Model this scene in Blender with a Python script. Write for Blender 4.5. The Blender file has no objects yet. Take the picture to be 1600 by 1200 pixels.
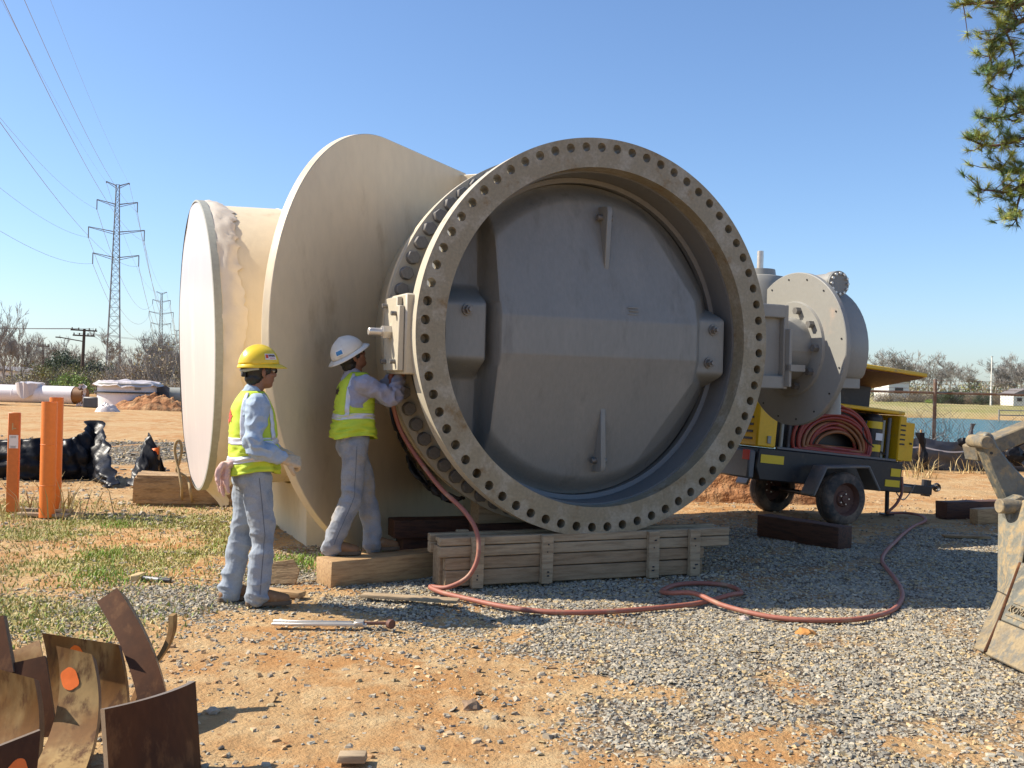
import bpy, bmesh, math, random
import numpy as np
from mathutils import Vector, Matrix, noise as mnoise

scene = bpy.context.scene
COL = scene.collection
R = math.radians
random.seed(7)
RNG = np.random.default_rng(11)

# ------------------------------------------------------------------ camera
CAM_H = 1.6
ROLL = 1.5
cam_d = bpy.data.cameras.new('camera')
cam = bpy.data.objects.new('camera', cam_d)
COL.objects.link(cam)
cam.location = (0, 0, CAM_H)
cam.rotation_euler = (R(90), R(-ROLL), 0)
cam_d.sensor_fit = 'HORIZONTAL'
cam_d.sensor_width = 36.0
cam_d.lens = 36.0
cam_d.clip_start = 0.05
cam_d.clip_end = 6000
scene.camera = cam

# ------------------------------------------------------------------ sky and sun
SUN_EL, SUN_X, SUN_Y = 42.0, -0.995, 0.10          # sun stands to the left and a little behind the valve
world = bpy.data.worlds.new('World')
scene.world = world
world.use_nodes = True
wn = world.node_tree
for n in list(wn.nodes):
    wn.nodes.remove(n)
sky = wn.nodes.new('ShaderNodeTexSky')
sky.sky_type = 'NISHITA'
sky.sun_disc = False
sky.sun_elevation = R(SUN_EL)
sky.sun_rotation = math.atan2(SUN_X, SUN_Y)
sky.altitude = 200
sky.air_density = 1.0
sky.dust_density = 0.8
sky.ozone_density = 6.0
bg = wn.nodes.new('ShaderNodeBackground')
bg.inputs['Strength'].default_value = 0.116
wo = wn.nodes.new('ShaderNodeOutputWorld')
tint = wn.nodes.new('ShaderNodeMix'); tint.data_type = 'RGBA'; tint.blend_type = 'MULTIPLY'
tint.inputs[0].default_value = 1.0; tint.inputs[7].default_value = (.98, .98, 1.0, 1)
wn.links.new(sky.outputs[0], tint.inputs[6])
wn.links.new(tint.outputs[2], bg.inputs[0])
wn.links.new(bg.outputs[0], wo.inputs[0])

sd = bpy.data.lights.new('sun', 'SUN')
sd.energy = 4.9
sd.angle = R(0.53)
sd.color = (1.0, 0.92, 0.79)
sun = bpy.data.objects.new('sun', sd)
COL.objects.link(sun)
ce = math.cos(R(SUN_EL))
hn = math.hypot(SUN_X, SUN_Y)
sdir = Vector((SUN_X / hn * ce, SUN_Y / hn * ce, math.sin(R(SUN_EL))))
sun.rotation_euler = sdir.to_track_quat('Z', 'Y').to_euler()
sun.location = (-20, 8, 25)

scene.view_settings.view_transform = 'Standard'
scene.view_settings.look = 'None'
scene.view_settings.gamma = 1
scene.view_settings.use_curve_mapping = False
scene.view_settings.exposure = 0.7
scene.cycles.max_bounces = 6
scene.cycles.diffuse_bounces = 3
scene.cycles.glossy_bounces = 3
scene.cycles.transparent_max_bounces = 6

# ------------------------------------------------------------------ measuring helpers
cr, sr = math.cos(R(ROLL)), math.sin(R(ROLL))
def ray(x, y):
    u, v = (x - 800) / 1600.0, (600 - y) / 1600.0
    return u * cr - v * sr, u * sr + v * cr
def at(x, y, d):
    """world point seen at photo position (x, y), d metres in front of the camera"""
    a, b = ray(x, y)
    return Vector((a * d, d, CAM_H + b * d))
def gp(x, y, z=0.0):
    """world point on the level z seen at photo position (x, y)"""
    a, b = ray(x, y)
    d = (z - CAM_H) / b
    return Vector((a * d, d, z))

# ------------------------------------------------------------------ mesh helpers
class MB:
    def __init__(s):
        s.v, s.f, s.m = [], [], []
    def add(s, vs, fs, mi=0):
        o = len(s.v)
        s.v.extend([tuple(p) for p in vs])
        s.f.extend([tuple(i + o for i in f) for f in fs])
        s.m.extend([mi] * len(fs))
        return s
    def box(s, c, size, rot=None, mi=0, taper=None):
        hx, hy, hz = size[0] / 2, size[1] / 2, size[2] / 2
        pts = []
        for z in (-hz, hz):
            k = 1.0 if (taper is None or z < 0) else taper
            for x, y in ((-hx, -hy), (hx, -hy), (hx, hy), (-hx, hy)):
                pts.append(Vector((x * k, y * k, z)))
        if rot is not None:
            pts = [rot @ p for p in pts]
        c = Vector(c)
        s.add([p + c for p in pts], [(0, 3, 2, 1), (4, 5, 6, 7), (0, 1, 5, 4), (1, 2, 6, 5), (2, 3, 7, 6), (3, 0, 4, 7)], mi)
        return s
    def beam(s, p0, p1, w, h, mi=0, up=(0, 0, 1)):
        p0, p1 = Vector(p0), Vector(p1)
        d = (p1 - p0).normalized()
        side = d.cross(Vector(up))
        if side.length < 1e-4: side = d.cross(Vector((1, 0, 0)))
        side.normalize(); u = side.cross(d)
        pts = []
        for p in (p0, p1):
            for a, b in ((-1, -1), (1, -1), (1, 1), (-1, 1)):
                pts.append(p + side * a * w / 2 + u * b * h / 2)
        s.add(pts, [(0, 1, 2, 3), (7, 6, 5, 4), (0, 4, 5, 1), (1, 5, 6, 2), (2, 6, 7, 3), (3, 7, 4, 0)], mi)
        return s
    def tube(s, path, r, n=8, mi=0, cap=True, ell=None):
        path = [Vector(p) for p in path]
        k = len(path)
        rr = r if isinstance(r, (list, tuple)) else [r] * k
        tang = []
        for i in range(k):
            t = path[min(i + 1, k - 1)] - path[max(i - 1, 0)]
            tang.append(t.normalized() if t.length > 1e-9 else Vector((0, 0, 1)))
        t0 = tang[0]
        ref = Vector((0, 0, 1)) if abs(t0.z) < .9 else Vector((1, 0, 0))
        nx = t0.cross(ref).normalized()
        vs, fs = [], []
        for i in range(k):
            t = tang[i]
            nx = (nx - t * nx.dot(t))
            nx = nx.normalized() if nx.length > 1e-6 else t.orthogonal().normalized()
            ny = t.cross(nx)
            for j in range(n):
                a = 2 * math.pi * j / n
                vs.append(path[i] + (nx * math.cos(a) + ny * math.sin(a)) * rr[i])
        for i in range(k - 1):
            for j in range(n):
                j2 = (j + 1) % n
                fs.append((i * n + j, i * n + j2, (i + 1) * n + j2, (i + 1) * n + j))
        if cap:
            fs.append(tuple(range(n - 1, -1, -1)))
            fs.append(tuple((k - 1) * n + j for j in range(n)))
        s.add(vs, fs, mi)
        return s
    def cyl(s, p0, p1, r0, r1=None, n=16, mi=0, cap=True):
        return s.tube([p0, p1], [r0, r0 if r1 is None else r1], n, mi, cap)
    def lathe(s, prof, axis_o, axis, n=64, mi=0, closed=False, a0=0, a1=2 * math.pi):
        """prof: list of (t along axis, radius)"""
        ax = Vector(axis).normalized()
        ref = Vector((0, 0, 1)) if abs(ax.z) < .9 else Vector((1, 0, 0))
        u = ax.cross(ref).normalized(); w = u.cross(ax)
        o = Vector(axis_o)
        full = abs(a1 - a0 - 2 * math.pi) < 1e-6
        m = n if full else n + 1
        vs, fs = [], []
        for t, r in prof:
            for j in range(m):
                a = a0 + (a1 - a0) * j / n
                vs.append(o + ax * t + (u * math.cos(a) + w * math.sin(a)) * r)
        k = len(prof)
        rng = range(k) if closed else range(k - 1)
        for i in rng:
            i2 = (i + 1) % k
            for j in range(n):
                j2 = (j + 1) % m
                fs.append((i * m + j, i2 * m + j, i2 * m + j2, i * m + j2))
        s.add(vs, fs, mi)
        return s
    def prism(s, poly, o, ux, uy, un, th, mi=0):
        """flat outline (list of 2-D points) in the plane o, ux, uy, thickened along un"""
        o, ux, uy, un = Vector(o), Vector(ux), Vector(uy), Vector(un)
        n = len(poly)
        a = [o + ux * p[0] + uy * p[1] - un * th / 2 for p in poly]
        b = [q + un * th for q in a]
        fs = [tuple(range(n - 1, -1, -1)), tuple(range(n, 2 * n))]
        fs += [(i, (i + 1) % n, n + (i + 1) % n, n + i) for i in range(n)]
        s.add(a + b, fs, mi)
        return s
    def mesh(s, name, smooth=40, bevel=0.0, segs=1):
        me = bpy.data.meshes.new(name)
        me.from_pydata(s.v, [], s.f)
        if any(s.m):
            me.polygons.foreach_set('material_index', s.m)
        bm = bmesh.new(); bm.from_mesh(me)
        bmesh.ops.recalc_face_normals(bm, faces=bm.faces)
        if bevel > 0:
            es = [e for e in bm.edges if len(e.link_faces) == 2 and e.calc_face_angle(0) > R(35)]
            bmesh.ops.bevel(bm, geom=es, offset=bevel, segments=segs, affect='EDGES', clamp_overlap=True, profile=.5)
        bm.to_mesh(me); bm.free()
        if smooth:
            me.shade_smooth()
            me.set_sharp_from_angle(angle=R(smooth))
        me.update()
        return me
    def build(s, name, mat, parent=None, smooth=40, bevel=0.0, segs=1):
        return link(name, s.mesh(name, smooth, bevel, segs), mat, parent)

def catmull(pts, sub=10):
    pts = [Vector(p) for p in pts]; out = []
    for i in range(len(pts) - 1):
        p0 = pts[max(i - 1, 0)]; p1 = pts[i]; p2 = pts[i + 1]; p3 = pts[min(i + 2, len(pts) - 1)]
        for k in range(sub):
            t = k / sub
            out.append(.5 * ((2 * p1) + (p2 - p0) * t + (2 * p0 - 5 * p1 + 4 * p2 - p3) * t * t + (3 * p1 - p0 - 3 * p2 + p3) * t ** 3))
    out.append(pts[-1]); return out

def link(name, me, mat, parent=None):
    o = bpy.data.objects.new(name, me)
    COL.objects.link(o)
    if mat is not None and len(me.materials) == 0:
        for m in (mat if isinstance(mat, (list, tuple)) else [mat]):
            me.materials.append(m)
    if parent is not None:
        o.parent = parent
    return o
def place(o, loc=None, rot=None):
    if loc is not None: o.location = loc
    if rot is not None: o.rotation_euler = rot
    return o
def tag(o, label, cat, group=None):
    o['label'] = label; o['category'] = cat
    if group: o['group'] = group
    return o
def thing(name, label, cat, loc=(0, 0, 0), rotz=0.0, group=None):
    o = bpy.data.objects.new(name, None)
    COL.objects.link(o)
    o.empty_display_size = .2
    o.location = loc; o.rotation_euler = (0, 0, rotz)
    return tag(o, label, cat, group)
def struct(o):
    o['kind'] = 'structure'; return o
def stuff(o, label=None, cat=None):
    o['kind'] = 'stuff'
    if label: o['label'] = label
    if cat: o['category'] = cat
    return o
def np_mesh(name, V, F, smooth=True):
    V = np.ascontiguousarray(V, dtype=np.float32); F = np.ascontiguousarray(F, dtype=np.int32)
    me = bpy.data.meshes.new(name)
    k = F.shape[1]
    me.vertices.add(len(V)); me.vertices.foreach_set('co', V.ravel())
    me.loops.add(F.size); me.loops.foreach_set('vertex_index', F.ravel())
    me.polygons.add(len(F))
    me.polygons.foreach_set('loop_start', np.arange(0, F.size, k, dtype=np.int32))
    me.polygons.foreach_set('loop_total', np.full(len(F), k, dtype=np.int32))
    me.update(calc_edges=True)
    if smooth: me.shade_smooth()
    else: me.shade_flat()
    return me
def set_col(me, name, arr):
    a = me.attributes.new(name, 'FLOAT_COLOR', 'POINT')
    c = np.ones((len(arr), 4), dtype=np.float32); c[:, :arr.shape[1]] = arr
    a.data.foreach_set('color', c.ravel())

# ------------------------------------------------------------------ numpy noise
_perm = RNG.random((256, 256)).astype(np.float32)
def vnoise(x, y):
    xi = np.floor(x).astype(int); yi = np.floor(y).astype(int)
    fx = x - xi; fy = y - yi
    fx = fx * fx * (3 - 2 * fx); fy = fy * fy * (3 - 2 * fy)
    g = lambda a, b: _perm[a & 255, b & 255]
    return (g(xi, yi) * (1 - fx) + g(xi + 1, yi) * fx) * (1 - fy) + (g(xi, yi + 1) * (1 - fx) + g(xi + 1, yi + 1) * fx) * fy
def fbm(x, y, o=4):
    s = 0; a = .5; t = 0
    for i in range(o):
        s = s + a * vnoise(x * 2 ** i + 17.3 * i, y * 2 ** i + 9.1 * i); t += a; a *= .5
    return s / t
def sst(a, b, x):
    t = np.clip((x - a) / (b - a), 0, 1); return t * t * (3 - 2 * t)

# ------------------------------------------------------------------ materials
def mat(name, col, rough=.6, metal=0.0, col2=None, scale=6.0, lo=.45, hi=.65, var=.08, vscale=25.0,
        bump=0.0, bscale=40.0, stretch=(1, 1, 1), stain=None, sscale=2.5, slo=.58, shi=.72, attr=None,
        spec=.5, rough2=None, trans=0.0, alpha=1.0, coat=0.0, sheen=0.0, detail=6):
    m = bpy.data.materials.new(name); m.use_nodes = True
    nt = m.node_tree; N = nt.nodes; L = nt.links
    b = N['Principled BSDF']
    b.inputs['Roughness'].default_value = rough
    b.inputs['Metallic'].default_value = metal
    b.inputs['Specular IOR Level'].default_value = spec
    b.inputs['Coat Weight'].default_value = coat
    b.inputs['Sheen Weight'].default_value = sheen
    b.inputs['Transmission Weight'].default_value = trans
    b.inputs['Alpha'].default_value = alpha
    tc = N.new('ShaderNodeTexCoord')
    mp = N.new('ShaderNodeMapping'); mp.inputs['Scale'].default_value = stretch
    L.new(tc.outputs['Object'], mp.inputs[0])
    def nz(sc, det=detail, ro=.55):
        n = N.new('ShaderNodeTexNoise'); n.inputs['Scale'].default_value = sc
        n.inputs['Detail'].default_value = det; n.inputs['Roughness'].default_value = ro
        L.new(mp.outputs[0], n.inputs['Vector']); return n
    def ramp(src, a, c):
        r = N.new('ShaderNodeMapRange'); r.inputs[1].default_value = a; r.inputs[2].default_value = c
        r.interpolation_type = 'SMOOTHSTEP'
        L.new(src, r.inputs[0]); return r.outputs[0]
    def mix(f, a, c, kind='MIX'):
        x = N.new('ShaderNodeMix'); x.data_type = 'RGBA'; x.blend_type = kind
        if isinstance(f, float): x.inputs[0].default_value = f
        else: L.new(f, x.inputs[0])
        for i, q in ((6, a), (7, c)):
            if isinstance(q, (tuple, list)): x.inputs[i].default_value = (*q[:3], 1)
            else: L.new(q, x.inputs[i])
        return x.outputs[2]
    if attr:
        at_ = N.new('ShaderNodeAttribute'); at_.attribute_name = attr
        c = at_.outputs['Color']
        if col is not None: c = mix(1.0, c, col, 'MULTIPLY')
    else:
        c = col
    if col2 is not None:
        c = mix(ramp(nz(scale).outputs['Fac'], lo, hi), c, col2)
    if stain is not None:
        fs = ramp(nz(sscale, 8, .65).outputs['Fac'], slo, shi)
        c = mix(fs, c, stain)
        if rough2 is not None:
            rr = N.new('ShaderNodeMapRange'); rr.inputs[3].default_value = rough; rr.inputs[4].default_value = rough2
            L.new(fs, rr.inputs[0]); L.new(rr.outputs[0], b.inputs['Roughness'])
    if var > 0:
        v = N.new('ShaderNodeMapRange'); v.inputs[1].default_value = .25; v.inputs[2].default_value = .75
        v.inputs[3].default_value = 1 - var; v.inputs[4].default_value = 1 + var
        L.new(nz(vscale, 4).outputs['Fac'], v.inputs[0])
        mm = N.new('ShaderNodeVectorMath'); mm.operation = 'SCALE'
        if isinstance(c, (tuple, list)): mm.inputs[0].default_value = c[:3]
        else: L.new(c, mm.inputs[0])
        L.new(v.outputs[0], mm.inputs['Scale'])
        c = mm.outputs[0]
    if isinstance(c, (tuple, list)): b.inputs['Base Color'].default_value = (*c[:3], 1)
    else: L.new(c, b.inputs['Base Color'])
    if bump > 0:
        bp = N.new('ShaderNodeBump'); bp.inputs['Strength'].default_value = 1.0
        bp.inputs['Distance'].default_value = bump
        L.new(nz(bscale, 5, .6).outputs['Fac'], bp.inputs['Height'])
        L.new(bp.outputs[0], b.inputs['Normal'])
    return m

M = {}
M['cream'] = mat('cream_paint', (.74, .61, .41), .5, stain=(.58, .45, .27), sscale=2.1, slo=.54, shi=.74, var=.05, vscale=9, bump=.002, bscale=30, stretch=(1, 1, .55))
M['flange'] = mat('worn_flange_primer', (.255, .215, .14), .45, metal=.1, col2=(.32, .285, .215), scale=5, stain=(.19, .115, .04), sscale=3.4, slo=.55, shi=.72, rough2=.7, var=.18, vscale=40, bump=.0015, bscale=70)
M['flange_edge'] = mat('flange_rim_paint', (.48, .425, .32), .5, stain=(.28, .17, .10), sscale=5, slo=.60, shi=.72, var=.06)
M['grey'] = mat('grey_enamel', (.205, .205, .188), .4, var=.07, vscale=45, bump=.0016, bscale=130, col2=(.24, .235, .21), scale=2.4, lo=.42, hi=.72, stain=(.165, .163, .148), sscale=4.5, slo=.54, shi=.74, stretch=(1, 1, .3), rough2=.6)
M['grey_box'] = mat('grey_gearbox_paint', (.275, .265, .235), .42, var=.04, vscale=30, stain=(.40, .31, .24), sscale=2.5, slo=.62, shi=.8, bump=.0008, bscale=90)
M['grey_in'] = mat('bore_coating', (.15, .15, .145), .4, var=.06, bump=.001, bscale=120)
M['bolt'] = mat('dull_bolt_steel', (.20, .19, .175), .5, metal=.5, var=.15, vscale=60, stain=(.12, .09, .06), sscale=14)
M['bright'] = mat('bright_steel', (.62, .58, .52), .35, metal=.6, var=.1)
M['gasket'] = mat('red_brown_gasket', (.16, .075, .05), .7, var=.2)
M['rubber'] = mat('black_rubber', (.028, .026, .026), .55, var=.25, vscale=12, bump=.004, bscale=18)
M['plastic'] = mat('white_plastic_sheet', (.57, .50, .465), .35, var=.04, vscale=4, bump=.004, bscale=4, stretch=(1, 1, .35), stain=(.72, .62, .55), sscale=2)
M['skirt'] = mat('cream_sheeting', (.66, .57, .45), .45, var=.06, vscale=8, bump=.004, bscale=8)
M['strap'] = mat('grey_strap', (.33, .33, .28), .6, var=.1)
M['timber'] = mat('fresh_timber', (.46, .29, .135), .7, col2=(.30, .17, .075), scale=5, stretch=(1, 9, 9), lo=.4, hi=.7, var=.12, bump=.004, bscale=14)
M['crate'] = mat('crate_boards', (.36, .245, .14), .8, col2=(.24, .155, .08), scale=4, stretch=(1, 10, 10), lo=.38, hi=.72, var=.14, stain=(.12, .085, .05), sscale=3, slo=.62, shi=.75, bump=.004, bscale=14)
M['crate2'] = mat('pale_boards', (.42, .31, .19), .8, col2=(.28, .195, .11), scale=4, stretch=(1, 10, 10), lo=.4, hi=.7, var=.12, bump=.004, bscale=14)
M['dark_timber'] = mat('dark_oiled_timber', (.10, .042, .022), .75, col2=(.055, .026, .016), scale=5, stretch=(1, 8, 8), var=.2, bump=.005, bscale=14)
M['rough_timber'] = mat('weathered_block', (.42, .27, .13), .85, col2=(.26, .16, .075), scale=4, stretch=(1, 3, 4), var=.18, bump=.02, bscale=9)
M['hose'] = mat('red_rubber_hose', (.34, .115, .075), .6, stain=(.36, .21, .13), sscale=6, slo=.5, shi=.7, var=.1)
M['hose_coil'] = mat('red_coil_hose', (.30, .045, .032), .38, var=.12)
M['hose_coil2'] = mat('orange_coil_hose', (.32, .13, .05), .5, var=.12)
M['yellow'] = mat('yellow_paint', (.80, .47, .012), .42, var=.06, stain=(.42, .27, .09), sscale=4.5, slo=.55, shi=.75)
M['black'] = mat('black_paint', (.022, .021, .022), .45, var=.2, stain=(.10, .07, .045), sscale=3.5, slo=.55, shi=.75)
M['dgrey'] = mat('dark_grey_panel', (.13, .13, .135), .45, var=.08, stain=(.18, .14, .11), sscale=3)
M['fender'] = mat('dusty_grey_fender', (.17, .16, .15), .6, var=.12, stain=(.28, .21, .15), sscale=4, slo=.5, shi=.7)
M['tyre'] = mat('dusty_tyre', (.055, .048, .043), .85, var=.2, stain=(.23, .16, .11), sscale=5, slo=.38, shi=.66)
M['rim'] = mat('rusty_rim', (.13, .055, .035), .7, var=.25, stain=(.22, .12, .07), sscale=8)
M['reflect_y'] = mat('yellow_sticker', (.80, .55, .02), .3, var=.03)
M['red_light'] = mat('red_lens', (.62, .03, .02), .25, var=.02)
M['white'] = mat('white_label', (.75, .74, .72), .4, var=.03)
M['white_pipe'] = mat('white_coated_pipe', (.74, .68, .66), .45, var=.04, vscale=2)
M['brown_end'] = mat('bare_brown_steel', (.20, .085, .02), .6, var=.15)
M['rust'] = mat('rusty_plate', (.19, .085, .020), .6, metal=0.0, spec=.25, col2=(.34, .215, .08), scale=3.4, lo=.40, hi=.62, stain=(.105, .045, .015), sscale=9, slo=.50, shi=.68, stretch=(1.6, 1.6, .55), var=.16, vscale=22, bump=.0004, bscale=150, rough2=.7)
M['rust_dark_shade'] = mat('shade_dark_rusty_plate', (.085, .031, .010), .6, metal=0.0, spec=.2, col2=(.055, .022, .009), scale=2.6, stain=(.16, .07, .025), sscale=8, slo=.52, shi=.72, stretch=(1.5, 1.5, .5), var=.2, vscale=22, bump=.0004, bscale=150)  # darker copy of the rust, shade of unlit plate faces put into its colour
M['rust_edge'] = mat('cut_plate_edge', (.24, .18, .125), .4, metal=.4, var=.15, vscale=80)
M['spot'] = mat('orange_spray', (.90, .17, .01), .5, var=.05, vscale=90)
M['orange'] = mat('orange_post', (.75, .19, .025), .42, var=.05, stain=(.55, .16, .04), sscale=4)
M['orange_dull'] = mat('dull_orange_post', (.60, .17, .03), .55, var=.1, stain=(.42, .14, .05), sscale=4)
M['black_film'] = mat('black_plastic_film', (.012, .012, .014), .36, spec=.15, var=.2, vscale=6, bump=.006, bscale=9, stain=(.07, .04, .03), sscale=3, slo=.6, shi=.8, rough2=.6)
M['silt'] = mat('silt_fence_fabric', (.075, .075, .08), .5, var=.15, vscale=5, bump=.015, bscale=5)
M['rope'] = mat('tan_rope', (.36, .26, .13), .8, var=.2, vscale=80)
M['galv'] = mat('rusty_fence_steel', (.17, .095, .055), .6, metal=.3, col2=(.24, .20, .17), scale=5, var=.15)
M['wire'] = mat('wire_grey', (.30, .30, .31), .5, metal=.4, var=.05)
M['pylon'] = mat('pylon_steel', (.22, .23, .24), .6, metal=.3, var=.05)
M['pole'] = mat('pole_wood', (.075, .055, .04), .85, var=.2)
M['bark'] = mat('grey_bark', (.14, .11, .095), .9, var=.2, vscale=8)
M['bark_far'] = mat('far_twig_bark', (.26, .235, .205), .9, var=.2, vscale=3)
M['pine_bark'] = mat('pine_bark', (.13, .075, .05), .9, var=.3, vscale=20, bump=.01)
M['leaf'] = mat('foliage', None, .65, attr='tint', var=.1, spec=.3)
M['stone'] = mat('gravel_stone', None, .85, attr='tint', var=.14, vscale=60, spec=.3)
M['mud_steel'] = mat('muddy_bucket_steel', (.17, .165, .135), .5, metal=.2, col2=(.11, .11, .095), scale=3, stain=(.33, .25, .14), sscale=16, slo=.48, shi=.66, rough2=.9, var=.14, vscale=40, bump=.004, bscale=30)
M['mud'] = mat('dried_mud_steel', (.29, .22, .125), .9, col2=(.21, .165, .105), scale=7, var=.2, vscale=50, stain=(.16, .145, .115), sscale=15, slo=.44, shi=.62, bump=.006, bscale=30)
M['mud_light'] = mat('dried_mud_crust', (.52, .38, .19), .95, var=.15, bump=.006, bscale=40)
M['tower_white'] = mat('house_paint', (.70, .67, .60), .7, var=.03)
M['roof'] = mat('far_roof', (.17, .15, .14), .8)
M['glass'] = mat('dark_pane', (.03, .035, .04), .1)
# ------------------------------------------------------------------ ground: one sheet, clay, gravel and thin grass
def pond_mask(x, y):
    w = 2.0 * (fbm(x * .06, y * .06, 3) - .5) * 6
    a = sst(27 + 0 * x, 31 + 0 * x, y + w * .15) * (1 - sst(84, 90, y + w))
    return a * sst(2, 7, x - .10 * y + w * .3) * (1 - sst(120, 130, x))
def ground_z(x, y):
    z = (fbm(x * .9, y * .9, 4) - .5) * .05 + (fbm(x * 4.5 + 3, y * 4.5, 3) - .5) * .022
    z = z * sst(0, 1, np.hypot(x, y - 8) * 0 + 1)
    far = sst(14, 40, y)
    z = z + far * (fbm(x * .25 + 5, y * .25, 4) - .5) * .35
    z = z - 1.9 * pond_mask(x, y)
    z = z + .55 * sst(88, 104, y) * sst(0, 12, x) + .5 * sst(95, 190, y)
    return z
def gravel_d(x, y):
    n = fbm(x * .8 + 31, y * .8 + 7, 4)
    n2 = fbm(x * 2.6 + 3, y * 2.6 + 17, 3)
    main = sst(-1.3, .9, x + (y - 6.5) * .22 + (n - .5) * 2.4) * sst(3.2, 5.8, y + (n2 - .5) * 1.8) * (1 - sst(9.6, 12.4, y - .15 * x + (n - .5) * 3))
    mid = .55 * sst(-2.8, -1.2, x + (n - .5) * 1.6) * sst(6.6, 7.4, y + (n2 - .5)) * (1 - sst(9.5, 12, y))
    left = .75 * np.exp(-(((x + 2.25) / .8) ** 2 + ((y - 7.25) / .8) ** 2)) + .6 * np.exp(-(((x + 4.3) / .9) ** 2 + ((y - 11.6) / .45) ** 2))
    strip = .8 * sst(17, 18.5, y + (n - .5) * 5) * (1 - sst(23, 25, y + (n - .5) * 5)) * (1 - sst(-2, 0, x))
    base = .06 + .16 * sst(.45, .7, n)
    g = np.maximum.reduce([main, mid, left, strip, base])
    return np.clip(g * (.45 + 1.0 * sst(.3, .6, n2)), 0, 1)
def grass_d(x, y):
    n = fbm(x * .9 + 71, y * .9 + 3, 4)
    g = (1 - sst(-2.75, -1.7, x + (n - .5) * 2.0)) * sst(5.2, 6.6, y + (n - .5) * 2) * (1 - sst(11.8, 13.2, y + (n - .5) * 2))
    far = sst(88, 92, y) * sst(4, 10, x)
    return np.clip(g * (.25 + 1.1 * sst(.38, .62, n)), 0, 1), far

def build_ground():
    n = 410
    s = np.linspace(-1, 1, n)
    ax = .95 * np.sinh(7.9 * s)
    X, Y = np.meshgrid(ax, ax + 7.0)
    X = X.ravel(); Y = Y.ravel()
    Z = ground_z(X, Y)
    V = np.stack([X, Y, Z], 1)
    i = np.arange(n - 1)
    I, J = np.meshgrid(i, i)
    a = (J * n + I).ravel()
    F = np.stack([a, a + 1, a + n + 1, a + n], 1)
    me = np_mesh('ground', V, F)
    g = gravel_d(X, Y); gr, far = grass_d(X, Y)
    bank = pond_mask(X, Y)
    set_col(me, 'zones', np.stack([g, gr, far], 1))
    o = link('ground', me, ground_mat())
    return struct(o)

def ground_mat():
    m = bpy.data.materials.new('clay_gravel_ground'); m.use_nodes = True
    nt = m.node_tree; N = nt.nodes; L = nt.links
    b = N['Principled BSDF']; b.inputs['Roughness'].default_value = .95
    b.inputs['Specular IOR Level'].default_value = .15
    tc = N.new('ShaderNodeTexCoord')
    at_ = N.new('ShaderNodeAttribute'); at_.attribute_name = 'zones'
    sp = N.new('ShaderNodeSeparateColor'); L.new(at_.outputs['Color'], sp.inputs[0])
    def nz(sc, det=6, ro=.6):
        n = N.new('ShaderNodeTexNoise'); n.inputs['Scale'].default_value = sc
        n.inputs['Detail'].default_value = det; n.inputs['Roughness'].default_value = ro
        L.new(tc.outputs['Object'], n.inputs['Vector']); return n.outputs['Fac']
    def ramp(src, a, c, o0=0., o1=1.):
        r = N.new('ShaderNodeMapRange'); r.interpolation_type = 'SMOOTHSTEP'
        r.inputs[1].default_value = a; r.inputs[2].default_value = c
        r.inputs[3].default_value = o0; r.inputs[4].default_value = o1
        L.new(src, r.inputs[0]); return r.outputs[0]
    def mix(f, a, c, k='MIX'):
        x = N.new('ShaderNodeMix'); x.data_type = 'RGBA'; x.blend_type = k
        if isinstance(f, float): x.inputs[0].default_value = f
        else: L.new(f, x.inputs[0])
        for i, q in ((6, a), (7, c)):
            if isinstance(q, tuple): x.inputs[i].default_value = (*q, 1)
            else: L.new(q, x.inputs[i])
        return x.outputs[2]
    def math_(op, a, c):
        x = N.new('ShaderNodeMath'); x.operation = op
        for i, q in ((0, a), (1, c)):
            if isinstance(q, (int, float)): x.inputs[i].default_value = q
            else: L.new(q, x.inputs[i])
        return x.outputs[0]
    clay = mix(ramp(nz(.55, 8), .38, .62), (.41, .205, .075), (.47, .305, .145))
    clay = mix(ramp(nz(3.2, 8, .7), .42, .68), clay, (.52, .37, .195))
    clay = mix(ramp(nz(14, 6, .7), .55, .75), clay, (.27, .115, .045))
    vo = N.new('ShaderNodeTexVoronoi'); vo.inputs['Scale'].default_value = 34
    L.new(tc.outputs['Object'], vo.inputs['Vector'])
    gv = mix(ramp(vo.outputs['Color'], .2, .8), (.24, .22, .18), (.45, .39, .29))
    gv = mix(ramp(vo.outputs['Distance'], .15, .55), gv, (.16, .12, .08))
    fac = ramp(math_('ADD', sp.outputs[0], math_('MULTIPLY', math_('SUBTRACT', nz(7, 5), .5), .7)), .32, .62)
    c = mix(fac, clay, gv)
    gcol = mix(ramp(nz(6, 5), .4, .65), (.26, .26, .08), (.44, .34, .15))
    gf = ramp(math_('ADD', sp.outputs[1], math_('MULTIPLY', math_('SUBTRACT', nz(9, 6), .5), 1.0)), .35, .75, 0, .75)
    c = mix(gf, c, gcol)
    fcol = mix(ramp(nz(.15, 5), .4, .6), (.27, .25, .09), (.36, .30, .14))
    c = mix(sp.outputs[2], c, fcol)
    L.new(c, b.inputs['Base Color'])
    bp = N.new('ShaderNodeBump'); bp.inputs['Distance'].default_value = .035; bp.inputs['Strength'].default_value = 1
    h = math_('ADD', nz(11, 8, .68), math_('MULTIPLY', math_('MULTIPLY', vo.outputs['Distance'], -1.2), sp.outputs[0]))
    h = math_('ADD', h, math_('MULTIPLY', nz(60, 4), .25))
    L.new(h, bp.inputs['Height']); L.new(bp.outputs[0], b.inputs['Normal'])
    return m

ground = build_ground()

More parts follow.
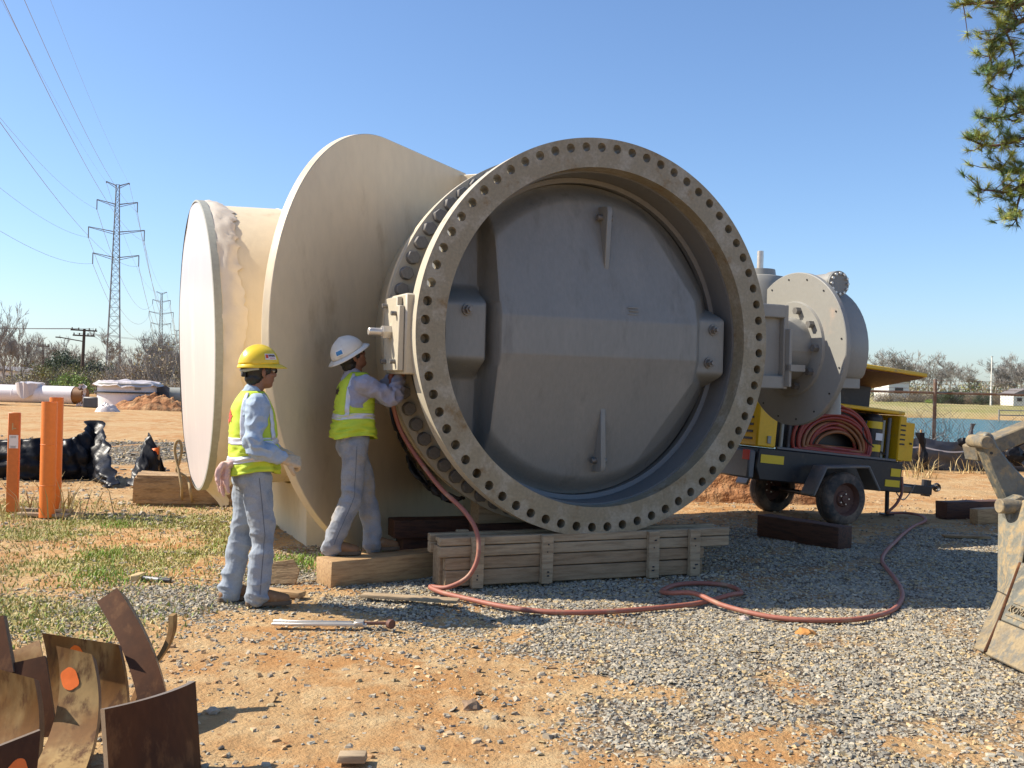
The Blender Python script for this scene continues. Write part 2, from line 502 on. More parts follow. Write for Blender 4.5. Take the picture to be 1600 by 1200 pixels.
# pond water
wm = bpy.data.materials.new('pond_water'); wm.use_nodes = True
wb = wm.node_tree.nodes['Principled BSDF']
wb.inputs['Base Color'].default_value = (.028, .135, .14, 1)
wb.inputs['Specular IOR Level'].default_value = .3
wb.inputs['Roughness'].default_value = .2
wtc = wm.node_tree.nodes.new('ShaderNodeTexCoord')
wno = wm.node_tree.nodes.new('ShaderNodeTexNoise'); wno.inputs['Scale'].default_value = 2.2; wno.inputs['Detail'].default_value = 5
wbp = wm.node_tree.nodes.new('ShaderNodeBump'); wbp.inputs['Distance'].default_value = .3
wm.node_tree.links.new(wtc.outputs['Object'], wno.inputs['Vector'])
wm.node_tree.links.new(wno.outputs['Fac'], wbp.inputs['Height'])
wm.node_tree.links.new(wbp.outputs[0], wb.inputs['Normal'])
mb = MB(); mb.add([(4, 26, -.42), (135, 26, -.42), (135, 95, -.42), (4, 95, -.42)], [(0, 1, 2, 3)])
struct(mb.build('pond_water', wm, smooth=0))

# ------------------------------------------------------------------ gravel stones: real little stones, one mass
def stones(n, xr, yr, dens, smin, smax, tints, name):
    x = RNG.uniform(*xr, n); y = RNG.uniform(*yr, n)
    keep = (np.abs(x) < .54 * y + .9) & (RNG.random(n) < dens(x, y))
    x, y = x[keep], y[keep]; k = len(x)
    z = ground_z(x, y)
    base = np.array([(-1, -1, -.6), (1, -1, -.6), (1, 1, -.6), (-1, 1, -.6), (-.7, -.7, .6), (.7, -.7, .6), (.7, .7, .6), (-.7, .7, .6)], dtype=np.float32)
    fq = np.array([(4, 5, 6, 7), (0, 1, 5, 4), (1, 2, 6, 5), (2, 3, 7, 6), (3, 0, 4, 7)])
    P = np.repeat(base[None], k, 0) + RNG.normal(0, .26, (k, 8, 3))
    s = smin + (smax - smin) * RNG.random(k) ** 2.2
    P *= (s[:, None, None] * np.stack([RNG.uniform(.7, 1.35, k), RNG.uniform(.6, 1.1, k), RNG.uniform(.35, .85, k)], 1)[:, None, :]) * .5
    a = RNG.uniform(0, 6.283, k); t = RNG.normal(0, .4, k)
    ca, sa, ct, st = np.cos(a)[:, None], np.sin(a)[:, None], np.cos(t)[:, None], np.sin(t)[:, None]
    px, py, pz = P[..., 0], P[..., 1], P[..., 2]
    py, pz = py * ct - pz * st, py * st + pz * ct
    px, py = px * ca - py * sa, px * sa + py * ca
    V = np.stack([px + x[:, None], py + y[:, None], pz + (z + s * .12)[:, None]], 2).reshape(-1, 3)
    F = (fq[None] + (np.arange(k) * 8)[:, None, None]).reshape(-1, 4)
    me = np_mesh(name, V, F, smooth=False)
    T = np.array(tints); ti = RNG.integers(0, len(T), k)
    c = T[ti] * RNG.uniform(.8, 1.18, (k, 1))
    set_col(me, 'tint', np.repeat(c, 8, 0))
    return link(name, me, M['stone'])
GREYS = [(.31, .285, .225), (.37, .335, .255), (.29, .265, .215), (.45, .385, .28), (.42, .32, .18), (.47, .35, .18), (.26, .235, .19), (.40, .345, .26), (.34, .30, .23)]
TANS = [(.43, .28, .14), (.50, .36, .21), (.36, .22, .11), (.38, .32, .235), (.33, .27, .19)]
stuff(stones(375000, (-3.6, 6.8), (3.3, 13.0), lambda x, y: gravel_d(x, y) ** 1.3 * np.where(y < 8.5, 1, .6), .011, .030, GREYS, 'gravel'),
      'grey crushed stone gravel around the big valve', 'gravel')
stuff(stones(70000, (-7.5, 7.5), (3.3, 16), lambda x, y: .55 * np.clip(1 - gravel_d(x, y), 0, 1) * (.25 + sst(.4, .65, fbm(x * 1.7, y * 1.7, 3))), .006, .038, TANS, 'loose_chippings'),
      'scattered tan chippings on the bare clay', 'gravel')
stuff(stones(26000, (-13, 0), (10.5, 25), lambda x, y: gravel_d(x, y) * .7, .03, .08, GREYS, 'gravel'),
      'strip of grey gravel beyond the black film', 'gravel')

# ------------------------------------------------------------------ thin grass
def blades(n, xr, yr, dens, hmin, hmax, tints, name, w=.006):
    x = RNG.uniform(*xr, n); y = RNG.uniform(*yr, n)
    keep = RNG.random(n) < dens(x, y)
    x, y = x[keep], y[keep]; k = len(x); z = ground_z(x, y)
    a = RNG.uniform(0, 6.283, k); h = RNG.uniform(hmin, hmax, k); l = h * RNG.uniform(.2, 1.3, k); b = a + RNG.normal(1.57, .6, k)
    o = np.stack([x, y, z], 1)
    side = np.stack([np.cos(b), np.sin(b), 0 * b], 1) * w
    lean = np.stack([np.cos(a) * l, np.sin(a) * l, 0 * a], 1)
    up = np.stack([0 * h, 0 * h, h], 1)
    V = np.stack([o - side, o + side, o + lean * .35 + up * .65 + side * .7, o + lean * .35 + up * .65 - side * .7, o + lean + up], 1).reshape(-1, 3)
    i = np.arange(k) * 5
    F = np.concatenate([np.stack([i, i + 1, i + 2], 1), np.stack([i, i + 2, i + 3], 1), np.stack([i + 3, i + 2, i + 4], 1)])
    me = np_mesh(name, V, F, smooth=False)
    T = np.array(tints); c = T[RNG.integers(0, len(T), k)] * RNG.uniform(.7, 1.3, (k, 1))
    set_col(me, 'tint', np.repeat(c, 5, 0))
    return link(name, me, M['leaf'])
stuff(blades(150000, (-7.5, -.8), (5.2, 13.2), lambda x, y: grass_d(x, y)[0] * .55, .010, .042,
      [(.24, .30, .06), (.32, .34, .09), (.46, .39, .17), (.52, .43, .22), (.36, .34, .12)], 'grass'), 'thin patchy green and straw grass left of the workers', 'grass')
def tuft_d(x, y):
    r = 0 * x
    for cx, cy, rr in ((-4.1, 10.7, .16), (-3.45, 8.9, .2), (-1.7, 8.9, .35), (-3.0, 7.9, .25), (-1.3, 9.0, .3), (-5.0, 8.7, .25), (-3.2, 8.0, .2)):
        r = np.maximum(r, np.exp(-((x - cx) ** 2 + (y - cy) ** 2) / (rr * rr)))
    return r
stuff(blades(60000, (-6, -.5), (7, 12), lambda x, y: tuft_d(x, y) * .8, .02, .065, [(.17, .30, .035), (.24, .36, .05), (.33, .38, .10)], 'grass', .005),
      'brighter green grass tufts near the orange posts and timber', 'grass')
def straw_d(x, y):
    r = 0 * x
    for cx, cy, rr in ((9.6, 21.3, .3), (8.6, 21.6, .3), (-5.2, 11.5, .5), (-6.1, 9.2, .5), (11.2, 20.9, .35), (7.9, 19.8, .3)):
        r = np.maximum(r, np.exp(-((x - cx) ** 2 + (y - cy) ** 2) / (rr * rr)))
    return r
stuff(blades(60000, (-7, 12), (8, 23), lambda x, y: straw_d(x, y) * np.where(x > 0, .9, .5), .06, .75 * .6, [(.45, .33, .14), (.36, .27, .11), (.52, .40, .2)], 'dry_weeds', .008),
      'dry straw coloured weeds by the silt fence and posts', 'weeds')

# dirt heap with rough clods, far left
def mound(name, c, rx, ry, h, seed, m, n=46, rough=.35):
    xs = np.linspace(-1, 1, n); X, Y = np.meshgrid(xs, xs); rr = np.hypot(X, Y)
    H = h * np.clip(1 - rr ** 2, 0, 1) ** .8
    nn = fbm(X * 5 + seed, Y * 5 + seed, 5)
    H = H * (1 - rough + 2 * rough * nn) - .06 * (rr > .96)
    V = np.stack([c[0] + X.ravel() * rx, c[1] + Y.ravel() * ry, c[2] + H.ravel()], 1)
    i = np.arange(n - 1); I, J = np.meshgrid(i, i); a = (J * n + I).ravel()
    me = np_mesh(name, V, np.stack([a, a + 1, a + n + 1, a + n], 1))
    return link(name, me, m)
M['clod'] = mat('red_clay_clods', (.36, .16, .062), .95, col2=(.46, .26, .12), scale=2.5, var=.2, vscale=6, bump=.15, bscale=3.5)
tag(mound('dirt_heap', (gp(240, 641).x, gp(240, 641).y, .0), 1.9, 1.0, .55, 3, M['clod'], rough=.8), 'rough heap of red clay clods beside the white spool', 'dirt heap')
tag(mound('dirt_heap', (2.75, 15.2, 0), 2.4, .8, .62, 9, M['clod'], rough=.5), 'low red clay bank behind the compressor wheels', 'dirt heap')
# ------------------------------------------------------------------ butterfly valve (local: x along the shaft, y along the bore away from the viewer)
YAW = R(24.0)
ZC = 2.0
VLOC = (0.75, 8.40, 0.0)
valve = thing('butterfly_valve', 'huge round grey butterfly valve with rusty bolt-hole flange resting on crate', 'valve', VLOC, YAW)
NB = 68
def holed_flange(r0, r1, rb, rh, n, y0, y1, w=.064):
    mb = MB()
    dl = math.pi / n
    K = 16
    per = []
    for k in range(K):
        side, q = divmod(k, 4); q = -1 + q * .5
        per.append([(q, -1), (1, q), (-q, 1), (-1, -q)][side])
    def P(a, r, y): return (r * math.sin(a), y, ZC + r * math.cos(a))
    for i in range(n):
        a0 = 2 * math.pi * (i + .5) / n
        vs, fs = [], []
        for y in (y0, y1):
            for s, t in per: vs.append(P(a0 + s * dl, rb + t * w, y))
            for s, t in per:
                an = math.atan2(t, s)
                vs.append(P(a0 + math.cos(an) * rh / rb, rb + math.sin(an) * rh, y))
        for k in range(K):
            k2 = (k + 1) % K
            fs.append((k, k2, K + k2, K + k))
            fs.append((2 * K + k2, 2 * K + k, 3 * K + k, 3 * K + k2))
            fs.append((K + k, K + k2, 3 * K + k2, 3 * K + k))
        mb.add(vs, fs)
    m = n * 4
    def ring(ra, rb_, y):
        vs = [P(2 * math.pi * j / m, ra, y) for j in range(m)] + [P(2 * math.pi * j / m, rb_, y) for j in range(m)]
        mb.add(vs, [(j, (j + 1) % m, m + (j + 1) % m, m + j) for j in range(m)])
    for y in (y0, y1):
        ring(r0, rb - w, y); ring(rb + w, r1, y)
    for r, mi in ((r0, 0), (r1, 1)):
        vs = [P(2 * math.pi * j / m, r, y0) for j in range(m)] + [P(2 * math.pi * j / m, r, y1) for j in range(m)]
        mb.add(vs, [(j, (j + 1) % m, m + (j + 1) % m, m + j) for j in range(m)], mi)
    me = bpy.data.meshes.new('flange')
    me.from_pydata(mb.v, [], mb.f)
    me.polygons.foreach_set('material_index', mb.m)
    bm = bmesh.new(); bm.from_mesh(me)
    bmesh.ops.remove_doubles(bm, verts=bm.verts, dist=.0004)
    bmesh.ops.recalc_face_normals(bm, faces=bm.faces)
    bm.to_mesh(me); bm.free()
    me.shade_smooth(); me.set_sharp_from_angle(angle=R(35))
    return me
link('front_flange', holed_flange(1.392, 1.63, 1.555, .0375, NB, 0, .15), [M['flange'], M['flange_edge']], valve)
link('rear_flange', holed_flange(1.40, 1.63, 1.555, .03, NB, .76, .835), [M['flange_edge'], M['flange_edge']], valve)
# barrel between the flanges
mb = MB()
mb.lathe([(.151, 1.376), (.151, 1.445), (.759, 1.445), (.759, 1.376)], (0, 0, ZC), (0, 1, 0), 120, closed=True)
mb.build('body_barrel', M['grey_in'], valve)
mb = MB()
mb.lathe([(.40, 1.374), (.41, 1.335), (.47, 1.335), (.48, 1.374)], (0, 0, ZC), (0, 1, 0), 120, closed=True)
mb.build('seat_ring', M['grey_in'], valve)
# thin weld lip of the rim
# hex bolts on the rear flange, seen behind the front flange
def hexhead(r, h):
    mb = MB(); mb.cyl((0, 0, 0), (0, -h, 0), r, r * .985, 6)
    mb.cyl((0, .0, 0), (0, -.006, 0), r * 1.0, n=20)
    return mb.mesh('bolt', 30, bevel=.004)
hx = hexhead(.058, .055); hx.materials.append(M['bolt'])
for i in range(NB):
    a = 2 * math.pi * (i + .5) / NB
    o = link('bolt', hx, None, valve)
    o.location = (1.555 * math.sin(a), .757, ZC + 1.555 * math.cos(a))
    o.rotation_euler = (0, a + R(random.choice((0, 10, 25, 40))), 0)
# the disc, seen from its ribbed side: height field over a circle
def disc_mesh():
    n = 210
    rr = 1.333
    xs = np.linspace(-rr, rr, n); X, Z = np.meshgrid(xs, xs)
    X = X.ravel(); Z = Z.ravel()
    rad = np.hypot(X, Z)
    # plug the grid to the circle
    k = np.where(rad > rr, rr / np.maximum(rad, 1e-6), 1); X = X * k; Z = Z * k; rad = np.minimum(rad, rr)
    edge = .54
    # panel outline: signed distance to a polygon, positive inside
    poly = [(-.90, -1.02), (.50, -1.08), (.97, -.34), (.97, .36), (.55, 1.06), (-.90, 1.02)]
    cx, cz = 0, 0
    d = np.full(X.shape, 9.0)
    for i in range(len(poly)):
        x0, z0 = poly[i]; x1, z1 = poly[(i + 1) % len(poly)]
        if i in (0, 4): continue                 # top and bottom are closed by the round rim
        l = math.hypot(x1 - x0, z1 - z0)
        d = np.minimum(d, ((x1 - x0) * (Z - z0) - (z1 - z0) * (X - x0)) / l)
    left = X + .90
    dl = np.minimum(d, 9)
    wall = np.where(left < d + 1e-4, np.clip((left + .04) / .055, 0, 1), 1)
    chamf = np.clip((np.where(left < d + 1e-4, 9, d) + .42) / .42, 0, 1)
    band = .10 + .015 * 0
    top = np.abs(Z) - .16
    yf = band + np.clip(top, 0, 9) * .25 + sst(-.03, .03, top) * .002
    yf = yf + .10 * sst(1.16, 1.333, rad)
    base = edge - .10 * np.sqrt(np.clip(1 - (rad / 1.34) ** 2, 0, 1))
    y = base + (yf - base) * wall * chamf
    # shaft bosses
    def boss(x0, x1, z0, z1, yy, y):
        fx = sst(-.04, .04, X - x0) * (1 - sst(-.04, .04, X - x1))
        fz = sst(-.14, .05, Z - z0) * (1 - sst(-.05, .14, Z - z1))
        return np.minimum(y, base + (yy + .0 * X - base) * fx * fz)
    y = boss(-1.36, -.945, -.24, .27, .185, y)
    y = boss(.95, 1.32, -.30, .24, .15, y)
    g = np.exp(-((X + .915) / .02) ** 2) * (np.abs(Z) < .25)
    y = y + g * .03
    V = np.stack([X, y, ZC + Z], 1)
    i = np.arange(n - 1); I, J = np.meshgrid(i, i); a = (J * n + I).ravel()
    F = np.stack([a, a + n, a + n + 1, a + 1], 1)
    cen = np.hypot((X[F]).mean(1), (Z[F]).mean(1))
    ar = np.abs((X[F[:, 2]] - X[F[:, 0]]) * (Z[F[:, 3]] - Z[F[:, 1]]) - (Z[F[:, 2]] - Z[F[:, 0]]) * (X[F[:, 3]] - X[F[:, 1]]))
    F = F[ar > 1e-7]
    me = np_mesh('disc', V, F)
    bm = bmesh.new(); bm.from_mesh(me)
    bmesh.ops.delete(bm, geom=[v for v in bm.verts if not v.link_faces], context='VERTS')
    ext = bmesh.ops.extrude_edge_only(bm, edges=[e for e in bm.edges if e.is_boundary])
    for v in [q for q in ext['geom'] if isinstance(q, bmesh.types.BMVert)]:
        v.co.y = .66
    loop = [e for e in bm.edges if e.is_boundary]
    bmesh.ops.contextual_create(bm, geom=loop)
    bmesh.ops.recalc_face_normals(bm, faces=bm.faces)
    bm.to_mesh(me); bm.free()
    me.shade_smooth(); me.set_sharp_from_angle(angle=R(38))
    return me
disc = link('disc', disc_mesh(), M['grey'], valve)
for sgn in (1, -1):      # lifting lugs: wedge fins with an eye
    mb = MB()
    zt = ZC + sgn * 1.13; zb = ZC + sgn * .58
    yb = lambda z: .10 + max(0, abs(z - ZC) - .16) * .25
    mb.prism([(yb(zt) + .02, zt), (yb(zt) - .155, zt - sgn * .012), (yb(zt) - .165, zt - sgn * .06), (yb(zb) + .005, zb), (yb(zb) + .03, zb)], (.12, 0, 0), (0, 1, 0), (0, 0, 1), (1, 0, 0), .045)
    lug = mb.build('lifting_lug', M['grey'], disc, bevel=.004)
    mb = MB(); mb.cyl((.05, yb(zt) - .07, zt - sgn * .10), (.19, yb(zt) - .07, zt - sgn * .10), .026, n=16); mb.build('lug_pin', M['bolt'], disc)
for bx, bz, by in ((-1.14, .18, .185), (1.17, .12, .155), (1.13, -.17, .155)):
    mb = MB(); mb.cyl((bx, by + .01, ZC + bz), (bx, by - .02, ZC + bz), .05, n=20); mb.cyl((bx, by - .02, ZC + bz), (bx, by - .06, ZC + bz), .036, n=6)
    mb.cyl((bx, by - .06, ZC + bz), (bx, by - .085, ZC + bz), .02, n=12)
    mb.build('disc_bolt', M['bolt'], disc)
# cast mark on the hub band
mb = MB()
for i, (w_, dx) in enumerate(((.10, 0), (.085, .01), (.10, 0))):
    mb.box((.33 + dx, .113, ZC + .27 - i * .028), (w_, .01, .007))
mb.build('cast_mark', M['grey'], disc)
# left trunnion block with cover plate and stud
mb = MB(); mb.box((-1.545, .335, ZC - .035), (.26, .46, .62)); blk = mb.build('trunnion_block', M['flange_edge'], valve, bevel=.012)
mb = MB(); mb.prism([(.13, -.27), (.50, -.27), (.50, .30), (.19, .30), (.19, .23), (.13, .23)], (-1.70, 0, ZC - .05), (0, 1, 0), (0, 0, 1), (1, 0, 0), .045); mb.build('cover_plate', M['flange_edge'], blk, bevel=.005)
mb = MB(); mb.cyl((-1.725, .34, ZC - .02), (-1.79, .34, ZC - .02), .055, n=6); mb.cyl((-1.79, .34, ZC - .02), (-1.80, .34, ZC - .02), .04, n=6); mb.build('nut', M['bright'], blk)
mb = MB(); mb.cyl((-1.70, .34, ZC - .02), (-1.90, .34, ZC - .02), .03, n=16); mb.build('stud', M['bright'], blk, bevel=.004)
for y_, z_ in ((.2, .12), (.2, -.25), (.44, .19), (.44, -.25)):
    mb = MB(); mb.cyl((-1.72, y_, ZC + z_), (-1.765, y_, ZC + z_), .018, n=8); mb.build('cover_bolt', M['bolt'], blk)
# small hose fitting below the block
mb = MB(); mb.box((-1.60, .62, ZC - .12), (.10, .08, .14)); mb.cyl((-1.60, .62, ZC - .10), (-1.60, .62, ZC + .02), .03, n=10); mb.build('port_fitting', M['bolt'], blk)
# right trunnion bracket
mb = MB(); mb.box((1.66, .38, ZC), (.50, .44, .54)); br = mb.build('trunnion_bracket', M['grey_box'], valve, bevel=.01)
for s in (1, -1):
    mb = MB(); mb.box((1.66, .34, ZC + s * .32), (.50, .50, .12)); mb.build('bracket_flange', M['grey_box'], br, bevel=.01)
mb = MB(); mb.box((1.93, .36, ZC), (.05, .52, .76)); mb.build('bracket_plate', M['grey_box'], br, bevel=.006)
mb = MB(); mb.box((1.935, .07, ZC - .10), (.03, .07, .52)); mb.build('pointer_bar', M['grey_box'], br, bevel=.004)
mb = MB(); mb.cyl((1.95, .40, ZC), (2.25, .40, ZC), .30, n=40); mb.build('shaft_sleeve', M['grey_box'], br)
for i in range(10):
    a = 2 * math.pi * i / 10
    mb = MB(); mb.cyl((2.17, .40 + .37 * math.cos(a), ZC + .37 * math.sin(a)), (2.25, .40 + .37 * math.cos(a), ZC + .37 * math.sin(a)), .035, n=6); mb.build('sleeve_bolt', M['bolt'], br)
mb = MB(); mb.box((2.1, .12, ZC - .02), (.32, .05, .03)); mb.box((2.0, .05, ZC - .19), (.16, .08, .06)); mb.build('stop_bar', M['grey_box'], br)
# quadrant gearbox on the shaft end
GX = 2.25; GY = .40
gb = MB()
prof = []
for i in range(49):                                   # rounded on top, cut flat low on the near side
    a = R(-180 + 360 * i / 48)
    y_, z_ = .60 * math.sin(a), .60 * math.cos(a)
    prof.append((y_, max(z_, -.27)))
pp = []
for q in prof[:-1]:
    if not pp or (abs(pp[-1][0] - q[0]) + abs(pp[-1][1] - q[1])) > .01: pp.append(q)
gb.prism(pp, (GX + .20, GY, ZC), (0, 1, 0), (0, 0, 1), (1, 0, 0), .36)
gear = gb.build('gear_housing', M['grey_box'], valve, bevel=.018, segs=2)
mb = MB(); mb.lathe([(0, .001), (0, .715), (.006, .722), (.05, .722), (.05, .001)], (GX, GY, ZC), (1, 0, 0), 96)
mb.build('cover_disc', M['grey_box'], gear, smooth=35)
mb = MB(); mb.lathe([(-.025, .30), (-.025, .44), (0.0, .45)], (GX, GY, ZC), (1, 0, 0), 64); mb.build('hub_ring', M['grey_box'], gear)
cs = MB(); cs.cyl((0, 0, 0), (-.006, 0, 0), .009, n=8); csm = cs.mesh('cover_screw'); csm.materials.append(M['black'])
for i in range(16):
    a = 2 * math.pi * (i + .3) / 16
    o = link('cover_screw', csm, None, gear); o.location = (GX, GY + .665 * math.sin(a), ZC + .665 * math.cos(a))
mb = MB(); mb.box((GX + .20, GY - .30, ZC - .31), (.33, .42, .10)); mb.build('foot_block', M['grey_box'], gear, bevel=.006)
mb = MB(); mb.cyl((GX + .17, GY - .36, ZC - .35), (GX + .17, GY - .36, ZC - .60), .075, .085, n=24); mb.build('drain_tube', M['grey_box'], gear)
mb = MB(); mb.cyl((GX + .19, GY + .55, ZC + .60), (GX + .19, GY - .37, ZC + .60), .105, n=32); mb.cyl((GX + .19, GY - .30, ZC + .60), (GX + .19, GY - .37, ZC + .60), .118, n=32)
mb.build('worm_tube', M['grey_box'], gear)
mb = MB(); mb.cyl((GX + .19, GY - .371, ZC + .60), (GX + .19, GY - .395, ZC + .60), .118, n=32); mb.build('end_cap', M['grey'], gear, bevel=.003)
for i in range(12):
    a = 2 * math.pi * i / 12
    mb = MB(); mb.cyl((GX + .19 + .095 * math.cos(a), GY - .395, ZC + .60 + .095 * math.sin(a)), (GX + .19 + .095 * math.cos(a), GY - .415, ZC + .60 + .095 * math.sin(a)), .012, n=8); mb.build('end_cap_bolt', M['bright'], gear)
mb = MB(); mb.lathe([(0, .30), (.35, .30), (.42, .26), (.44, .16), (.50, .15), (.51, .02)], (GX + .12, GY + .68, ZC + .32), (0, 0, 1), 40)
mb.cyl((GX + .12, GY + .68, ZC + .0), (GX + .12, GY + .68, ZC + .33), .30, n=40)
mb.build('input_gear_cap', M['grey_box'], gear)
mb = MB(); mb.cyl((GX + .12, GY + .68, ZC + .82), (GX + .12, GY + .68, ZC + 1.01), .032, n=14); mb.build('input_shaft', M['bright'], gear, bevel=.004)

# ------------------------------------------------------------------ reinforced pipe tee behind the valve
TD = 3.30                                              # tee centre, measured back from the valve face
Tw = Vector(VLOC) + Matrix.Rotation(YAW, 3, 'Z') @ Vector((0, TD, 0))
tee = thing('pipe_tee', 'cream painted steel pipe tee with tall rounded reinforcing plate and wrapped end', 'pipe', Tw, YAW)
tee.rotation_euler = (0, R(-2.0), YAW); tee.location = Tw + Matrix.Rotation(YAW, 3, 'Z') @ Vector((.07, 0, 0))   # lies a little low at the wrapped end
RP = 1.40
bf = -(TD - .842)
mb = MB()
mb.lathe([(-2.80, RP), (2.62, RP), (2.62, RP - .03), (-2.80, RP - .03)], (0, 0, ZC), (1, 0, 0), 128, closed=True)
mb.build('run_pipe', M['cream'], tee)
mb = MB()
mb.lathe([(bf + .08, RP), (0, RP)], (0, 0, ZC), (0, 1, 0), 128)
mb.build('branch_pipe', M['cream'], tee)
mb = MB(); mb.lathe([(bf, 1.38), (bf, 1.62), (bf + .085, 1.62), (bf + .085, 1.38)], (0, 0, ZC), (0, 1, 0), 160, closed=True); mb.build('branch_flange', M['cream'], tee)
mb = MB(); mb.lathe([(bf - .006, 1.40), (bf - .006, 1.618), (bf - .0005, 1.618), (bf - .0005, 1.40)], (0, 0, ZC), (0, 1, 0), 160, closed=True); mb.build('gasket', M['gasket'], tee)
def cplate(side, ulen, rad):
    pts = []
    uc = ulen - rad
    pts.append((-.12, -rad)); 
    for i in range(73):
        a = -math.pi / 2 + math.pi * i / 72
        pts.append((uc + rad * math.cos(a), rad * math.sin(a)))
    pts.append((-.12, rad))
    d = Vector((side, -1, 0)).normalized()
    nrm = Vector((0, 0, 1)).cross(d)
    mb = MB(); mb.prism(pts, (0, 0, ZC), d, (0, 0, 1), nrm, .075)
    return mb.build('reinforcing_plate', M['cream'], tee, bevel=.006)
cplate(-1, 3.72, 1.945)
cplate(1, 3.05, 1.90)
# weld fillet where the run pipe meets the plate
# saddle feet under the run pipe
def saddle(x):
    pts = [(-.95, .012), (.95, .012), (.95, .56)]
    for i in range(21):
        a = R(-40 - 100 * i / 20)
        pts.append((1.415 * math.cos(a), ZC + 1.415 * math.sin(a)))
    pts.append((-.95, .56))
    mb = MB(); mb.prism([(p[0], p[1]) for p in pts], (x, 0, 0), (0, 1, 0), (0, 0, 1), (1, 0, 0), .30); return mb.build('saddle_foot', M['cream'], tee, bevel=.006)
saddle(-1.80); saddle(1.6)
# weld seam lines on the run pipe
for xx in (-2.05, -1.72):
    mb = MB(); mb.lathe([(xx - .006, RP), (xx, RP + .005), (xx + .006, RP)], (0, 0, ZC), (1, 0, 0), 128); mb.build('weld_seam', M['cream'], tee)
# torn black rubber wrap hanging from the branch
strip = [(606, 560, .02), (608, 600, .02), (614, 640, .03), (626, 684, .05), (641, 716, .10), (656, 745, .17), (676, 765, .20), (700, 774, .15), (722, 778, .04)]
cen = catmull([at(x, y, 9.15 - .0006 * (x - 606)) for x, y, w in strip], 6); wid = catmull([Vector((w, 0, 0)) for x, y, w in strip], 6)
vs, fs = [], []
for i, p in enumerate(cen):
    for j in range(6):
        u = j / 5 - .5
        vs.append(p + Vector((-.75 * u * wid[i].x + .02 * mnoise.noise(Vector((i * .5, j, 0))), .05 * math.sin(i * .4 + j), .66 * u * wid[i].x + .03 * mnoise.noise(Vector((i * .9, j * .6, 4))))))
for i in range(len(cen) - 1):
    for j in range(5): fs.append((i * 6 + j, i * 6 + j + 1, (i + 1) * 6 + j + 1, (i + 1) * 6 + j))
mb = MB(); mb.add(vs, fs); wr = mb.build('torn_rubber_wrap', M['rubber'], None, smooth=70)
so = wr.modifiers.new('t', 'SOLIDIFY'); so.thickness = .02
bpy.context.view_layer.update()
wr.parent = tee; wr.matrix_parent_inverse = tee.matrix_world.inverted()
# wrapped end of the run: domed plastic sheet, strap, ragged skirt
def plastic_end():
    n, k = 120, 22
    vs, fs = [], []
    for i in range(k + 1):
        r = 1.43 * i / k
        for j in range(n):
            a = 2 * math.pi * j / n
            dome = .05 * (1 - (r / 1.455) ** 2)
            wr = .012 * mnoise.noise(Vector((math.cos(a) * r * 2.2, math.sin(a) * r * .9, 4))) * (r / 1.45)
            vs.append((-2.835 - dome - wr, r * math.cos(a), ZC + r * math.sin(a)))
    for i in range(k):
        for j in range(n):
            j2 = (j + 1) % n
            fs.append((i * n + j, i * n + j2, (i + 1) * n + j2, (i + 1) * n + j))
    mb = MB(); mb.add(vs, fs); e = mb.build('plastic_end_cover', M['plastic'], tee, smooth=80)
    mb = MB(); mb.lathe([(-2.845, 1.425), (-2.84, 1.443), (-2.775, 1.443), (-2.77, 1.425)], (0, 0, ZC), (1, 0, 0), 128); mb.build('strap', M['strap'], tee)
    vs, fs = [], []
    n = 240
    for i in range(n + 1):
        a = 2 * math.pi * i / n
        L = .19 + .06 * mnoise.noise(Vector((math.cos(a) * 3, math.sin(a) * 3, 1))) + .05 * mnoise.noise(Vector((i * .6, 0, 7)))
        drop = 0.16 * max(0, -math.sin(a)) ** 6
        for j in range(6):
            t = j / 5
            r = 1.435 - .025 * t + .022 * mnoise.noise(Vector((math.cos(a) * 9, math.sin(a) * 9, t * 5))) + .02 * math.sin(t * 3)
            vs.append((-2.78 + L * t, r * math.cos(a), ZC + r * math.sin(a) - drop * t * t * 1.2 - (.10 * t * abs(mnoise.noise(Vector((i * .35, 2, 2)))) if math.sin(a) < -.9 else 0)))
    for i in range(n):
        for j in range(5):
            fs.append((i * 6 + j, i * 6 + j + 1, (i + 1) * 6 + j + 1, (i + 1) * 6 + j))
    mb = MB(); mb.add(vs, fs); mb.build('ragged_plastic_skirt', M['skirt'], tee, smooth=80)
plastic_end()

# ------------------------------------------------------------------ crate and timbers
def jig(s): return random.uniform(-s, s)
crate = thing('timber_crate', 'long low crate of weathered boards under the round valve', 'crate', (0.585, 8.33, 0), R(22.5))
CL = 2.34
boards = [(.02, .145, 0), (.148, .245, .02), (.248, .335, .0), (.338, .405, .045)]
for i, (z0, z1, off) in enumerate(boards):
    for side, yy in (('front', 0), ('back', .24)):
        x1 = CL / 2 + (.26 if i >= 2 else 0) + jig(.02); x0 = -CL / 2 - (.03 if i >= 2 else -.02)
        mb = MB(); mb.box(((x0 + x1) / 2, yy + .03 + jig(.004), (z0 + z1) / 2), (x1 - x0, .07, z1 - z0 - .004))
        o = mb.build('side_board', M['crate2'] if i >= 2 else M['crate'], crate, bevel=.006); o.rotation_euler = (jig(.006), jig(.003), jig(.002))
for x in (-CL / 2 + .27, -CL / 2 + .86, CL / 2 - .50, CL / 2 - .10):
    for yy in (-.031, .332):
        mb = MB(); mb.box((x, yy, .205), (.10, .048, .40 + jig(.015))); cl = mb.build('cleat', M['crate2'], crate, bevel=.005)
        cl.rotation_euler = (0, jig(.015), 0)
        if yy < 0:
            for zz in (-.13, -.1, .06, .12):
                mb = MB(); mb.cyl((x + jig(.025), yy - .0235, .205 + zz), (x + jig(.001), yy - .027, .205 + zz), .0065, n=8); mb.build('nail', M['black'], cl)
